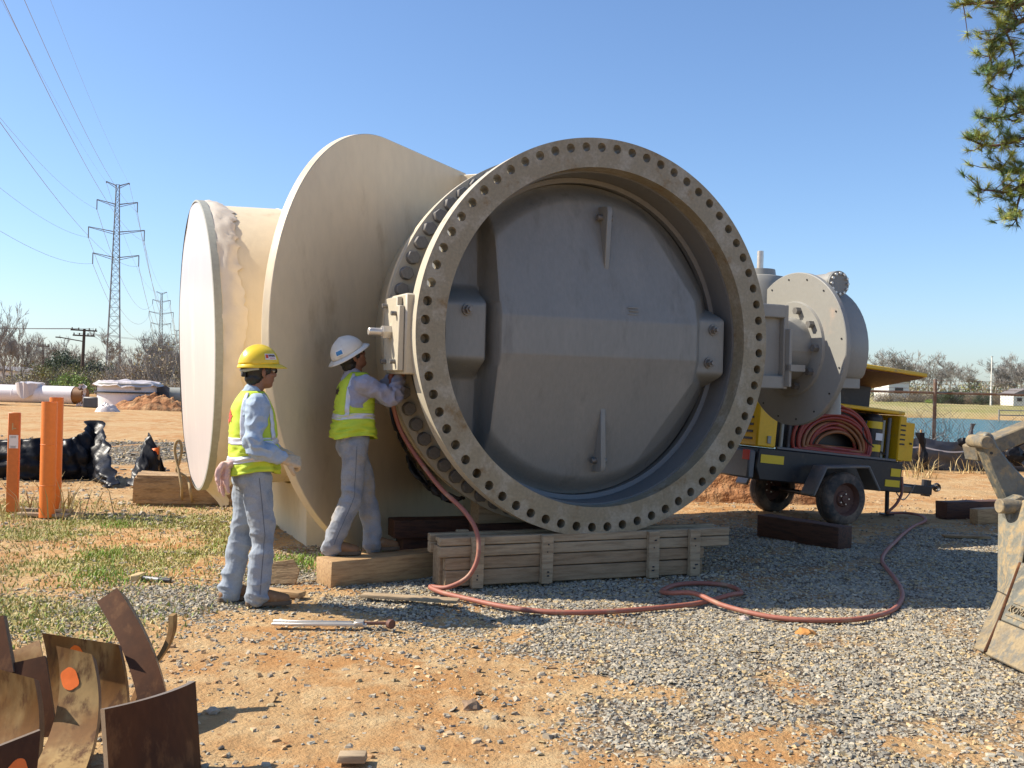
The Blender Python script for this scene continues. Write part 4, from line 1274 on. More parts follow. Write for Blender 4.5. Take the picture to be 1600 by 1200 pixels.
    if cfg.get('glasses'):
        mb = MB()
        for s in (1, -1):
            mb.beam(H(.085, s * .060, .012), H(-.01, s * .083, .010), .004, .008)
            ellipsoid(mb, H(.098, s * .033, .006), (.005, .027, .019), 14, hrot)
        mb.beam(H(.104, -.014, .012), H(.104, .014, .012), .005, .005)
        mb.build('safety_glasses', M['iris'], root)
    if cfg.get('rag'):
        rb = Vector(cfg['rag']); mb = MB()                      # a pair of pink gloves hanging out of the back pocket
        for k, (dx, dy, L_) in enumerate(((.0, -.03, .17), (-.022, -.01, .20), (-.035, .015, .17), (-.015, .03, .14), (-.05, -.035, .12))):
            a = rb + Vector((.02, dy * .4, .0)); b = rb + Vector((dx * .8 - .02, dy, .015)); c = rb + Vector((dx * 1.2 - .035, dy * 1.3, -L_ * .5)); d = rb + Vector((dx * 1.3 - .02, dy * 1.6, -L_))
            chain_mesh(mb, [(*a, .018), (*b, .022), (*c, .021), (*d, .011)], 10)
        link('pocket_gloves', union(mb, .005, 3, lambda p: .006 * mnoise.noise(p * 38)), M['rag'], root)
    return root

w1 = dict(label='worker in yellow hard hat and yellow-green vest standing with gloved hand out', loc=(-1.79, 7.14, .015), yaw=R(24), seed=3,
    J=dict(head=(.035, .0, 1.625), neck=(.0, 0, 1.49), sh_l=(-.01, .195, 1.395), sh_r=(-.01, -.195, 1.395),
           el_l=(.02, .26, 1.13), el_r=(-.04, -.262, 1.12), wr_l=(.21, .17, 1.06), wr_r=(.175, -.235, 1.03),
           hip_l=(-.015, .09, .90), hip_r=(.01, -.09, .90), kn_l=(-.035, .13, .50), kn_r=(.065, -.075, .50), an_l=(-.115, .155, .095), an_r=(.045, -.06, .095)),
    torso=[(.93, 0, 0, .125, .165), (1.0, .005, 0, .13, .165), (1.12, .0, 0, .132, .165), (1.25, -.01, 0, .130, .178), (1.36, -.015, 0, .122, .19), (1.43, -.015, 0, .098, .165), (1.475, -.012, 0, .07, .09)],
    pelvis=[(.80, -.01, 0, .10, .13), (.86, -.01, 0, .13, .168), (.95, -.005, 0, .132, .17), (1.02, 0, 0, .125, .165)],
    vest=[(.925, .002, 0, .168, .198), (.99, .002, 0, .163, .194), (1.08, 0, 0, .160, .186), (1.20, -.006, 0, .156, .176), (1.28, -.01, 0, .152, .162), (1.36, -.013, 0, .140, .150), (1.42, -.015, 0, .118, .142), (1.462, -.015, 0, .088, .118), (1.487, -.015, 0, .070, .085)],
    bands=[(1.00, 1.045), (1.125, 1.17)], straps=(-122, -52, 122, 52), logo=(1.31, R(182), .065, M['logo_red']),
    hd_l=(.8, -.2, -.3), hu_l=(.2, .3, 1), hs_l=-1, curl_l=.6, hd_r=(.92, .12, -.22), hu_r=(.25, -.75, .6), hs_r=1, curl_r=.85, gloves=('l', 'r'),
    foot_l=(1, .22, 0), foot_r=(1, -.12, 0), hat='ridge', m_hat=M['helmet_y'], m_jeans=M['denim'], m_shirt=M['shirt'], hyaw=R(14), hpitch=R(-2), glasses=True, rag=(-.16, -.07, .97))
person(w1)

w2 = dict(label='worker in white hard hat standing on timber reaching up to the valve', loc=(-1.26, 8.25, .206), yaw=R(20), seed=8,
    J=dict(head=(-.035, .0, 1.575), neck=(-.005, 0, 1.455), sh_l=(.03, .19, 1.36), sh_r=(.03, -.19, 1.36),
           el_l=(.25, .20, 1.27), el_r=(.265, -.20, 1.255), wr_l=(.30, .08, 1.42), wr_r=(.335, -.12, 1.44),
           hip_l=(.01, .09, .87), hip_r=(-.015, -.085, .87), kn_l=(.125, .075, .48), kn_r=(-.02, -.085, .47), an_l=(.185, .06, .095), an_r=(-.17, -.07, .095)),
    torso=[(.90, -.02, 0, .12, .16), (.98, -.015, 0, .125, .16), (1.10, -.015, 0, .128, .162), (1.22, -.005, 0, .128, .176), (1.33, .01, 0, .122, .19), (1.40, .015, 0, .098, .162), (1.445, .012, 0, .07, .09)],
    pelvis=[(.77, -.01, 0, .10, .13), (.83, -.012, 0, .128, .165), (.92, -.012, 0, .13, .168), (.99, -.01, 0, .122, .16)],
    vest=[(.935, -.006, 0, .172, .185), (.985, -.008, 0, .172, .192), (1.06, -.008, 0, .162, .184), (1.15, -.006, 0, .156, .172), (1.25, -.002, 0, .152, .158), (1.33, .004, 0, .142, .148), (1.39, .01, 0, .118, .140), (1.43, .012, 0, .088, .115), (1.455, .012, 0, .070, .085)],
    bands=[(1.08, 1.125)], straps=(-118, 118, 50), logo=(1.30, R(186), .05, M['logo_dark']),
    hd_l=(.3, -.3, .9), hu_l=(-.8, .3, .3), hs_l=1, curl_l=.55, hd_r=(.5, .25, .8), hu_r=(-.6, -.6, .3), hs_r=-1, curl_r=.6,
    foot_l=(1, .05, 0), foot_r=(1, -.22, 0), hat='brim', m_hat=M['helmet_w'], m_jeans=M['denim2'], m_shirt=M['shirt2'], hyaw=R(12), hpitch=R(-33), glasses=True)
person(w2)
# ------------------------------------------------------------------ towed air compressor (local: x forwards to the tow bar, y to the far side, z up)
WN, WF = Vector((4.02, 12.42, 0)), Vector((3.50, 13.62, 0))
tyaw = math.atan2(WN.x - WF.x, WF.y - WN.y)
trl = thing('compressor_trailer', 'yellow and black towed air compressor with lid raised and coiled red hose inside', 'trailer', (WN + WF) / 2, tyaw)
tw = (WN - WF).length
TP = Matrix.Rotation(R(5.0), 4, 'Y')                     # nose sits low on its jack
def tb(mb, name, m, parent=trl, bevel=.008, smooth=40, tilt=True):
    if tilt:
        mb.v = [tuple(TP @ (Vector(v) - Vector((0, 0, .3))) + Vector((0, 0, .3))) for v in mb.v]
    return mb.build(name, m, parent, bevel=bevel, smooth=smooth)
hw = tw / 2 - .22                                       # half width of the body
X0, X1 = -1.10, 1.16
mb = MB(); mb.prism([(X0 + .04, .44), (X1, .44), (X1, .83), (X0, .83), (X0 - .03, .60)], (0, 0, 0), (1, 0, 0), (0, 0, 1), (0, 1, 0), hw * 2)
tub = tb(mb, 'chassis_tub', M['black'], bevel=.015)
mb = MB(); mb.box((X0 - .08, 0, .62), (.10, hw * 2 - .02, .34)); tb(mb, 'rear_bumper_panel', M['dgrey'], bevel=.02)
mb = MB(); mb.prism([(X0 - .05, .835), (X0 + .24, .835), (X0 + .24, 1.44), (X0 + .05, 1.44), (X0 - .05, 1.36)], (0, 0, 0), (1, 0, 0), (0, 0, 1), (0, 1, 0), hw * 2); rc = tb(mb, 'rear_cowl', M['yellow'], bevel=.02)
for k in range(4):
    mb = MB(); mb.box((X0 - .052, -hw + .32, .93 + k * .085), (.012, .46, .028)); tb(mb, 'louvre_slot', M['black'], rc, bevel=0)
mb = MB(); mb.box((X1 - .06, 0, 1.13), (.12, hw * 2, .58)); tb(mb, 'front_cowl', M['yellow'], bevel=.015)
mb = MB(); mb.box((.02, 0, 1.455), (X1 - X0 + .0, hw * 2 - .06, .05)); roof = tb(mb, 'roof_rail', M['yellow'], bevel=.012)
# latches, hinges, vents and a lifting eye
for x in (X0 + .05, X0 + .18):
    mb = MB(); mb.box((x, -hw - .008, 1.40), (.07, .016, .03)); tb(mb, 'hinge', M['black'], rc, bevel=.003)
mb = MB(); mb.box((X0 + .12, -hw - .010, .93), (.05, .02, .09)); tb(mb, 'latch', M['strap'], rc, bevel=.004)
for k in range(5):
    mb = MB(); mb.box((X1 - .06, -hw - .003, 1.06 + k * .06), (.08, .006, .02)); tb(mb, 'vent_slot', M['black'], bevel=0)
mb = MB(); mb.tube([(-.1, 0, 1.48), (-.1, 0, 1.60), (.1, 0, 1.60), (.1, 0, 1.48)], .02, 8); tb(mb, 'lifting_eye', M['black'], bevel=0)
mb = MB(); mb.tube(catmull([(.55, -hw + .06, 1.30), (.48, -hw + .04, 1.16), (.60, -hw + .03, 1.02), (.9, -hw + .05, .90)], 8), .012, 6); tb(mb, 'engine_cable', M['black'], bevel=0)
mb = MB(); mb.beam((X0 + .26, -hw + .02, .845), (X1 - .13, -hw + .02, .845), .04, .03); tb(mb, 'sill_rail', M['dgrey'], bevel=.004)
# open side: dark engine space
mb = MB(); mb.box((.08, .12, 1.13), (X1 - X0 - .50, hw * 1.3, .56)); tb(mb, 'engine_block', M['black'])
for i, (x, h_) in enumerate(((-.72, .5), (-.60, .46), (.86, .5), (.96, .54))):
    mb = MB(); mb.cyl((x, -hw + .10, .84), (x, -hw + .10, .84 + h_), .025, n=10); tb(mb, 'engine_pipe', M['dgrey'] if i % 2 else M['strap'], bevel=0)
mb = MB(); mb.cyl((.72, -hw + .13, .84), (.72, -hw + .13, 1.36), .115, n=24); mb.lathe([(0, .115), (.04, .09), (.05, .02)], (.72, -hw + .13, 1.36), (0, 0, 1), 24); tank = tb(mb, 'air_tank', M['black'], bevel=0)
for z in (.93, 1.22):
    mb = MB(); mb.cyl((.72, -hw + .13, z), (.72, -hw + .13, z + .09), .1175, n=24, cap=False); tb(mb, 'tank_band', M['reflect_y'], tank, bevel=0)
mb = MB(); mb.box((.725, -hw + .009, 1.12), (.11, .006, .09)); tb(mb, 'tank_label', M['white'], tank, bevel=0)
# coiled hose leaning in the opening
for i in range(9):
    r_ = .60 - .034 * i + jig(.012); cx = .02 + jig(.03) + .016 * i; cz = .98 + jig(.02) - .012 * i; y0 = -hw + .035 + .012 * i + jig(.01)
    pts = [(cx + r_ * math.cos(a), y0 + .02 * math.sin(a * 2 + i), max(cz + r_ * .74 * math.sin(a), .862 + .008 * i)) for a in [2 * math.pi * k / 40 for k in range(41)]]
    mb = MB(); mb.tube(pts, .023, 8, cap=False); tb(mb, 'hose_coil', M['hose_coil2'] if i in (4, 5, 8) else M['hose_coil'], bevel=0, smooth=70)
# raised lid: hinged on the far side of the roof, propped over the near side
mb = MB(); mb.box((.10, -.02, 1.62), (1.55, .05, .33)); tb(mb, 'inner_panel', M['black'])
rot = Matrix.Rotation(R(-9), 3, 'X')
mb = MB(); mb.box((.14, -.42, 1.86), (1.66, .95, .05), rot); lid = tb(mb, 'lid', M['yellow'], bevel=.01)
mb = MB(); mb.box((.14, -.42, 1.828), (1.60, .88, .012), rot); tb(mb, 'lid_lining', M['rim'], lid, bevel=0)
mb = MB(); mb.cyl((-.5, -hw + .1, 1.47), (-.5, -.6, 1.80), .012, n=8); tb(mb, 'gas_strut', M['strap'], lid, bevel=0)
# open end door at the front
mb = MB(); mb.box((X1 + .10, -hw + .10, 1.10), (.24, .035, .50)); dr = tb(mb, 'side_door', M['yellow'], bevel=.008)
mb = MB(); mb.cyl((X1 + .16, -hw + .08, 1.08), (X1 + .16, -hw + .06, 1.08), .014, n=10); tb(mb, 'door_catch', M['black'], dr, bevel=0)
# stickers and lamp
for (x, z, w_, h_) in ((-.90, .70, .34, .10), (X1 - .12, .69, .16, .10), (X1 - .16, .55, .24, .085)):
    mb = MB(); mb.box((x, -hw - .003, z), (w_, .006, h_)); tb(mb, 'reflector', M['reflect_y'], tub, bevel=0)
mb = MB(); mb.box((X0 - .132, -hw + .07, .73), (.012, .13, .12)); tb(mb, 'tail_lamp', M['red_light'], bevel=.003)
mb = MB(); mb.box((X0 - .132, hw - .07, .73), (.012, .13, .12)); tb(mb, 'tail_lamp', M['red_light'], bevel=.003)
# wheels
for s in (-1, 1):
    c = Vector((0, s * tw / 2, .315))
    mb = MB(); prof = [(-.105, .20), (-.105, .27), (-.085, .305), (-.05, .318), (.05, .318), (.085, .305), (.105, .27), (.105, .20)]
    mb.lathe(prof, c, (0, 1, 0), 48)
    wl = mb.build('wheel', M['tyre'], trl, smooth=45)
    for q in (-.055, -.02, .02, .055):
        mb = MB(); mb.lathe([(q - .006, .3175), (q, .3225), (q + .006, .3175)], c, (0, 1, 0), 48); mb.build('tread_rib', M['tyre'], wl)
    mb = MB(); mb.lathe([(s * .100, .205), (s * .085, .19), (s * .04, .17), (s * .035, .10), (s * .055, .085), (s * .06, .05), (s * .085, .045), (s * .09, .001)], c, (0, 1, 0), 40); mb.build('rim', M['rim'], wl)
    for k in range(5):
        a = 2 * math.pi * k / 5; mb = MB(); mb.cyl(c + Vector((.065 * math.cos(a), s * .05, .065 * math.sin(a))), c + Vector((.065 * math.cos(a), s * .075, .065 * math.sin(a))), .010, n=6); mb.build('lug_nut', M['bright'], wl)
    mb = MB(); out = [(-.52, .36), (-.33, .70), (.34, .70), (.52, .40), (.49, .38), (.32, .67), (-.31, .67), (-.49, .34)]
    mb.prism(out, (0, c.y, .02), (1, 0, 0), (0, 0, 1), (0, 1, 0), .25)
    mb.build('fender', M['fender'], trl, bevel=.012)
mb = MB(); mb.cyl((0, -tw / 2, .31), (0, tw / 2, .31), .03, n=12); mb.build('axle', M['black'], trl)
mb = MB(); mb.beam((X1 - .1, 0, .49), (X1 + .92, 0, .49), .12, .12); mb.beam((X1 - .05, -hw + .1, .49), (X1 + .6, -.02, .49), .06, .08); mb.beam((X1 - .05, hw - .1, .49), (X1 + .6, .02, .49), .06, .08); tb(mb, 'tow_bar', M['black'])
mb = MB(); mb.box((X1 + .86, 0, .52), (.08, .10, .22)); mb.cyl((X1 + .90, 0, .55), (X1 + 1.05, 0, .54), .028, n=12); mb.lathe([(-.03, .05), (0, .065), (.03, .05)], (X1 + 1.05, 0, .54), (0, 1, 0), 16); tb(mb, 'hitch', M['black'], bevel=.004)
mb = MB(); mb.cyl((X1 + .10, -.1, .0), (X1 + .10, -.1, .62), .028, n=12); mb.box((X1 + .10, -.1, .02), (.14, .12, .02)); mb.build('jack_leg', M['black'], trl)
mb = MB(); mb.tube(catmull([(X1 + .15, -.13, .40), (X1 + .3, -.15, .22), (X1 + .45, -.1, .25), (X1 + .6, -.08, .40)], 8), .008, 6); mb.build('safety_chain', M['bolt'], trl)
mb = MB(); mb.box((X1 + .32, -.09, .46), (.14, .006, .06)); tb(mb, 'tow_bar_sticker', M['reflect_y'], bevel=0)

# ------------------------------------------------------------------ digger bucket at the right edge
M['mud_side'] = mat('mud_streaked_side_plate', (.20, .19, .15), .6, metal=.1, col2=(.15, .145, .12), scale=4, stain=(.34, .25, .135), sscale=15, slo=.42, shi=.62, rough2=.9, var=.16, vscale=50, bump=.004, bscale=30)
bk = thing('loader_bucket', 'mud-caked grey digger bucket corner with raised lettering at right edge', 'bucket', (0, 0, 0))
A0 = gp(1547, 1024, .02); Aw = at(1598, 880, 6.55); B0 = gp(1523, 1014, .02); B1 = at(1562, 925, 6.95); B2 = at(1562, 800, 7.0); B3 = at(1600, 775, 6.9)
fwd = Vector((.10, -1, 0)).normalized()
def slab(name, quad, th, m, parent, bevel=.006):
    q = [Vector(p) for p in quad]; nrm = (q[1] - q[0]).cross(q[-1] - q[0]).normalized()
    mb = MB(); n = len(q); vs = [p + nrm * th / 2 for p in q] + [p - nrm * th / 2 for p in q]
    fs = [tuple(range(n)), tuple(range(2 * n - 1, n - 1, -1))] + [(i, n + i, n + (i + 1) % n, (i + 1) % n) for i in range(n)]
    mb.add(vs, fs); return mb.build(name, m, parent, bevel=bevel)
Ap = A0 + fwd * 1.5; Aq = Aw + fwd * 1.45
mid0 = A0.lerp(Aw, .36); mid1 = Ap.lerp(Aq, .36)
fp = slab('blade_face', [mid0, mid1, Aq, Aw], .03, M['mud_steel'], bk)
slab('cutting_edge', [A0 + Vector((-.02, 0, 0)), Ap + Vector((-.02, 0, 0)), mid1 + Vector((-.012, 0, 0)), mid0 + Vector((-.012, 0, 0))], .035, M['mud'], bk)
Lm = A0.lerp(Aw, .62)
slab('side_plate', [Lm + Vector((0, .03, 0)), Aw + Vector((0, .03, 0)), B3 + Vector((0, -.1, .0)), B2, B1], .03, M['mud_side'], bk)
slab('side_cutter', [A0 + Vector((-.004, .03, 0)), Lm + Vector((-.003, .03, -.004)), B1 + Vector((-.002, 0, -.004)), B0], .034, M['mud'], bk)
slab('upper_plate', [Aw + Vector((.02, .0, .02)), Aq + Vector((.02, 0, .02)), Aq + Vector((.35, .1, .38)), Aw + Vector((.32, .2, .36))], .04, M['mud_steel'], bk)
mb = MB(); mb.tube([A0 + Vector((-.03, .0, .02)), mid0 + Vector((-.02, 0, 0)), Aw + Vector((-.015, 0, 0))], .012, 8); mb.build('corner_weld', M['rust_dark_shade'], bk)
# raised name on the face
fc = bpy.data.curves.new('txt', 'FONT'); fc.body = 'KOMATSU'; fc.size = .062; fc.extrude = .006; fc.space_character = 1.1
fo = bpy.data.objects.new('txt', fc); COL.objects.link(fo)
dg = bpy.context.evaluated_depsgraph_get(); dg.update()
tme = bpy.data.meshes.new_from_object(fo.evaluated_get(dg)); bpy.data.objects.remove(fo)
lt = link('raised_lettering', tme, M['mud'], bk)
uz = (Aw - A0).normalized(); nx_ = fwd.cross(uz).normalized(); uz2 = nx_.cross(fwd)
org = A0.lerp(Aw, .47) + fwd * .05 + nx_ * .022
lt.matrix_world = Matrix(((fwd.x, uz2.x, nx_.x, org.x), (fwd.y, uz2.y, nx_.y, org.y), (fwd.z, uz2.z, nx_.z, org.z), (0, 0, 0, 1)))
for q in (-.025, .065):
    mb = MB(); mb.beam(org + uz2 * q - nx_ * .004, org + uz2 * q + fwd * .6 - nx_ * .004, .012, .010, up=nx_); mb.build('name_border', M['mud'], bk)
def ptsat(l, d): return [at(x, y, d) for x, y in l]
def plate_from(name, l, d, th, m, parent):
    P_ = ptsat(l, d); o = P_[0]
    mb = MB(); n = len(P_); vs = [p + Vector((0, -th / 2, 0)) for p in P_] + [p + Vector((0, th / 2, 0)) for p in P_]
    mb.add(vs, [tuple(range(n)), tuple(range(2 * n - 1, n - 1, -1))] + [(i, n + i, n + (i + 1) % n, (i + 1) % n) for i in range(n)])
    return mb.build(name, m, parent, bevel=.012)
arm = plate_from('lift_arm', [(1526, 690), (1530, 678), (1538, 673), (1546, 680), (1553, 697), (1572, 722), (1600, 752), (1640, 800), (1650, 860), (1600, 850), (1582, 812), (1566, 783), (1556, 762), (1545, 738), (1535, 712), (1530, 702)], 7.05, .13, M['mud_steel'], bk)
plate_from('arm_bracket', [(1566, 783), (1590, 772), (1640, 800), (1650, 880), (1596, 880), (1574, 830)], 6.9, .10, M['mud_steel'], bk)
mb = MB(); c = at(1530, 690, 7.05); mb.cyl(c + Vector((0, -.12, 0)), c + Vector((0, .12, 0)), .045, n=20); mb.build('pin_boss', M['mud'], arm, bevel=.006)
mb = MB()
for xx, yy in ((1541, 684), (1542, 707)):
    c = at(xx, yy, 7.05); mb.cyl(c + Vector((0, -.068, 0)), c + Vector((0, -.06, 0)), .010, n=12)
mb.build('bolt_hole', M['black'], arm)
mb = MB(); c = at(1572, 791, 6.85); mb.cyl(c + Vector((-.05, 0, 0)), c + Vector((.12, .03, 0)), .05, n=20); mb.build('pivot_pin', M['mud'], bk, bevel=.006)
mb = MB(); mb.beam(at(1516, 708, 7.25), at(1660, 650, 7.55), .14, .115); mb.build('link_beam', M['mud'], bk, bevel=.01)

# ------------------------------------------------------------------ rusty curved plates, left foreground
def curved_plate(label, corners, bulge, th, m, spot=None, axis='v', edge=True):
    """corners TL, TR, BR, BL as (x, y, depth); bulge along the normal; axis v = curved down its height"""
    c = [at(*q) for q in corners]
    n, k = 14, 14
    nrm = (c[1] - c[0]).cross(c[3] - c[0]).normalized()
    if nrm.y > 0: nrm = -nrm
    def S(s, t, off=0):
        p = c[0].lerp(c[1], s).lerp(c[3].lerp(c[2], s), t)
        q = t if axis == 'v' else s
        return p + nrm * (bulge * 4 * q * (1 - q) + off)
    mb = MB()
    for off, flip in ((th / 2, False), (-th / 2, True)):
        vs = [S(j / k, i / n, off) for i in range(n + 1) for j in range(k + 1)]
        mb.add(vs, [(i * (k + 1) + j, i * (k + 1) + j + 1, (i + 1) * (k + 1) + j + 1, (i + 1) * (k + 1) + j) for i in range(n) for j in range(k)])
    bd = [(j / k, 0) for j in range(k)] + [(1, i / n) for i in range(n)] + [(1 - j / k, 1) for j in range(k)] + [(0, 1 - i / n) for i in range(n)]
    vs = [S(s, t, th / 2) for s, t in bd] + [S(s, t, -th / 2) for s, t in bd]; N_ = len(bd)
    mb.add(vs, [(i, (i + 1) % N_, N_ + (i + 1) % N_, N_ + i) for i in range(N_)], 1 if edge else 0)
    me = mb.mesh('steel_plate', smooth=30)
    bm = bmesh.new(); bm.from_mesh(me); bmesh.ops.remove_doubles(bm, verts=bm.verts, dist=.0005); bmesh.ops.recalc_face_normals(bm, faces=bm.faces); bm.to_mesh(me); bm.free()
    me.shade_smooth(); me.set_sharp_from_angle(angle=R(35))
    cen = sum((Vector(q) for q in c), Vector()) / 4; cen.z = min(q.z for q in c)
    me.transform(Matrix.Translation(-cen))
    o = link('steel_plate', me, [m, M['rust_edge']]); o.location = cen
    tag(o, label, 'steel plate', 'rusty curved steel offcuts piled in the foreground')
    if spot:
        s0, t0, rw, rh = spot
        vs = [S(s0 + rw * (1 + .05 * math.sin(i * .9 + .4) + .025 * math.sin(i * 1.35)) * math.cos(2 * math.pi * i / 28), t0 + rh * (1 + .05 * math.sin(i * .9 + .4) + .025 * math.sin(i * 1.35)) * math.sin(2 * math.pi * i / 28), th / 2 + .0025) - cen for i in range(28)] + [S(s0, t0, th / 2 + .0025) - cen]
        mb = MB(); mb.add(vs, [(i, (i + 1) % 28, 28) for i in range(28)]); mb.build('spray_mark', M['spot'], o, smooth=0)
    return o
curved_plate('dark rusty curved plate nearest the bare clay, right of the pile', [(160, 1108, 4.02), (302, 1064, 4.30), (312, 1222, 4.18), (168, 1232, 3.98)], .075, .04, M['rust_dark_shade'], axis='h')  # shade of its viewer-facing side is in the dark colour
curved_plate('lit curved rusty plate with orange spray dot at its top', [(90, 1013, 4.42), (143, 1026, 4.40), (124, 1226, 4.02), (38, 1226, 4.02)], -.095, .045, M['rust'], spot=(.42, .19, .24, .075))
curved_plate('wide brown plate standing behind the orange-dotted plate', [(68, 990, 4.75), (187, 1008, 4.72), (196, 1160, 4.55), (72, 1160, 4.55)], -.07, .035, M['rust'], spot=(.42, .13, .08, .06))
curved_plate('tall dark curved bar standing highest in the rusty pile', [(146, 946, 4.95), (186, 925, 5.0), (262, 1180, 4.50), (218, 1190, 4.45)], .0, .075, M['rust_dark_shade'])  # dark colour carries the shade on its face
curved_plate('pale rusty curved plate at the left edge of the pile', [(-40, 1036, 4.35), (57, 1062, 4.30), (48, 1226, 4.10), (-40, 1226, 4.12)], -.07, .045, M['rust'])
curved_plate('dark low plate with orange dot at bottom left corner', [(-30, 1176, 3.86), (62, 1140, 3.98), (50, 1250, 3.9), (-30, 1262, 3.84)], .02, .03, M['rust_dark_shade'], spot=(.62, .5, .20, .2))
curved_plate('jagged rusty spike at the far left edge', [(-12, 966, 4.7), (8, 962, 4.7), (24, 1050, 4.6), (-12, 1060, 4.6)], .0, .03, M['rust_dark_shade'])
curved_plate('short rough brown offcut behind the left plates', [(22, 1018, 4.85), (62, 1000, 4.9), (76, 1060, 4.8), (16, 1070, 4.8)], .02, .05, M['rust'])
curved_plate('dark plate leaning low between the left plates', [(10, 1040, 4.62), (72, 1026, 4.66), (90, 1150, 4.5), (30, 1200, 4.4)], .0, .03, M['rust_dark_shade'])
# the tall bar is bent: bow it sideways
def bow(o, amt):
    me = o.data; zs = [v.co.z for v in me.vertices]; z0, z1 = min(zs), max(zs)
    for v in me.vertices:
        t = (v.co.z - z0) / (z1 - z0); v.co.x += amt * 4 * t * (1 - t)
for o in list(scene.objects):
    if o.get('label', '').startswith('tall dark curved bar'): bow(o, .085)
    if o.get('label', '').startswith('lit curved'): bow(o, .03)
# thin curved strip
mb = MB(); path = catmull([at(270, 960, 5.0), at(269, 985, 4.97), at(260, 1010, 4.93), at(246, 1032, 4.9), at(225, 1060, 4.85), at(200, 1120, 4.7)], 6)
for i in range(len(path) - 1): pass
vs, fs = [], []
for i, p in enumerate(path):
    for a, b in ((-.012, -.03), (.012, -.03), (.012, .03), (-.012, .03)): vs.append(p + Vector((a, b, 0)))
for i in range(len(path) - 1):
    for j in range(4): fs.append((i * 4 + j, i * 4 + (j + 1) % 4, (i + 1) * 4 + (j + 1) % 4, (i + 1) * 4 + j))
fs += [(0, 1, 2, 3), tuple(len(vs) - 4 + j for j in range(4))]
mb.add(vs, fs); tag(mb.build('steel_strip', M['rust'], None), 'thin curved steel strip poking up right of the tall bar', 'steel strip')

# ------------------------------------------------------------------ orange posts, films, stakes (left middle distance)
p = gp(19, 800); po = thing('marker_post', 'flat orange marker post with white label at the left edge', 'post', p, R(12))
mb = MB(); mb.box((0, 0, .565), (.125, .06, 1.13)); mb.build('post', M['orange_dull'], po, bevel=.008)
mb = MB(); mb.box((.005, -.033, .80), (.095, .006, .15)); mb.build('label_plate', M['white'], po)
mb = MB()
for (z, w_) in ((.86, .06), (.845, .06), (.75, .07), (.74, .05), (.73, .06)): mb.box((.0, -.0365, z), (w_, .001, .004))
mb.build('label_print', M['black'], po)
mb = MB(); mb.box((-.01, -.032, .97), (.012, .004, .08)); mb.box((.012, -.032, .95), (.03, .004, .012)); mb.build('stencil_mark', M['mud_light'], po)
for (x, yb, h_, r_, lab) in ((73, 808, 1.27, .082, 'thick round orange tube post, front one of the pair'), (84, 800, 1.31, .075, 'round orange tube post, rear one of the pair')):
    p = gp(x, yb); po = thing('tube_post', lab, 'post', p, 0, 'orange tube posts')
    mb = MB(); mb.lathe([(0, r_), (h_, r_), (h_, r_ - .012), (h_ - .25, r_ - .012)], (0, 0, 0), (0, 0, 1), 28); mb.cyl((0, 0, .0), (0, 0, .02), r_ * .95, n=20); mb.build('tube', M['orange'], po)
    for z in (.35, .8):
        mb = MB(); mb.lathe([(z - .006, r_), (z, r_ + .003), (z + .006, r_)], (0, 0, 0), (0, 0, 1), 28); mb.build('band', M['orange'], po)
timber('pale plank lying at the feet of the orange posts, front one', gp(30, 806), gp(108, 809), .10, .03, M['crate2'], cat='plank', name='plank', z=.01)
timber('pale plank lying at the feet of the orange posts, back one', gp(28, 799), gp(112, 802), .10, .03, M['crate2'], cat='plank', name='plank', z=.01)

def film(name, label, path, heights, lean, m, seed, nz=16, amp=.07, cat='plastic film'):
    """sagging sheet of film standing on the ground along a path"""
    P_ = catmull(path, 14); n = len(P_); hs = catmull([Vector((h, l, 0)) for h, l in zip(heights, lean)], 14)
    vs, fs = [], []
    for i, p in enumerate(P_):
        t = (P_[min(i + 1, n - 1)] - P_[max(i - 1, 0)]).normalized(); sd = Vector((t.y, -t.x, 0))
        h, l = hs[i].x, hs[i].y
        for j in range(nz + 1):
            u = j / nz
            w = amp * mnoise.fractal(Vector((i * .11 + seed, u * 3.5, seed)), 1, 2, 4) * (1.3 - u * .5) + .022 * math.sin(i * .9 + u * 5 + seed) + .03 * abs(mnoise.noise(Vector((i * .33 + u * 2.2, u * 1.5, seed + 3))))
            bulge = .16 * math.sin(u * math.pi)
            vs.append(p + sd * (bulge + w + l * u + .18 * (1 - u) ** 2) + Vector((0, 0, h * u + .02 * w)))
    for i in range(n - 1):
        for j in range(nz): fs.append((i * (nz + 1) + j, i * (nz + 1) + j + 1, (i + 1) * (nz + 1) + j + 1, (i + 1) * (nz + 1) + j))
    mb = MB(); mb.add(vs, fs); o = mb.build(name, m, None, smooth=70)
    so = o.modifiers.new('t', 'SOLIDIFY'); so.thickness = .006
    return tag(o, label, cat)
film('silt_film', 'long crumpled black plastic film behind the orange posts', [gp(-60, 745), gp(20, 748), gp(70, 748), gp(104, 748), gp(126, 747), gp(147, 744), gp(166, 750), gp(186, 757), gp(200, 762)],
     [.55, .58, .62, .60, .70, .86, .58, .26, .05], [.05, 0, .05, .0, .0, -.1, 0, .1, .1], M['black_film'], 3, amp=.08)
film('silt_film', 'separate pointed scrap of shiny black film beside the timber block', [gp(196, 761), gp(212, 760), gp(226, 759), (gp(236, 758)), gp(246, 757)], [.05, .34, .66, .72, .10], [0, .0, .0, -.05, 0], M['black_film'], 11, amp=.08)
# survey stake with orange ribbon
p = gp(247, 760); st = thing('survey_stake', 'thin wooden survey stake with orange ribbon by the timber block', 'stake', p, 0)
mb = MB(); mb.box((0, 0, .29), (.028, .018, .58)); mb.build('stake', M['timber'], st)
mb = MB(); mb.add([(0, -.012, .56), (-.09, -.03, .54), (-.085, -.035, .47), (-.05, -.03, .42), (0, -.014, .46)], [(0, 1, 2, 3, 4)]); o = mb.build('ribbon', M['spot'], st); so = o.modifiers.new('t', 'SOLIDIFY'); so.thickness = .004
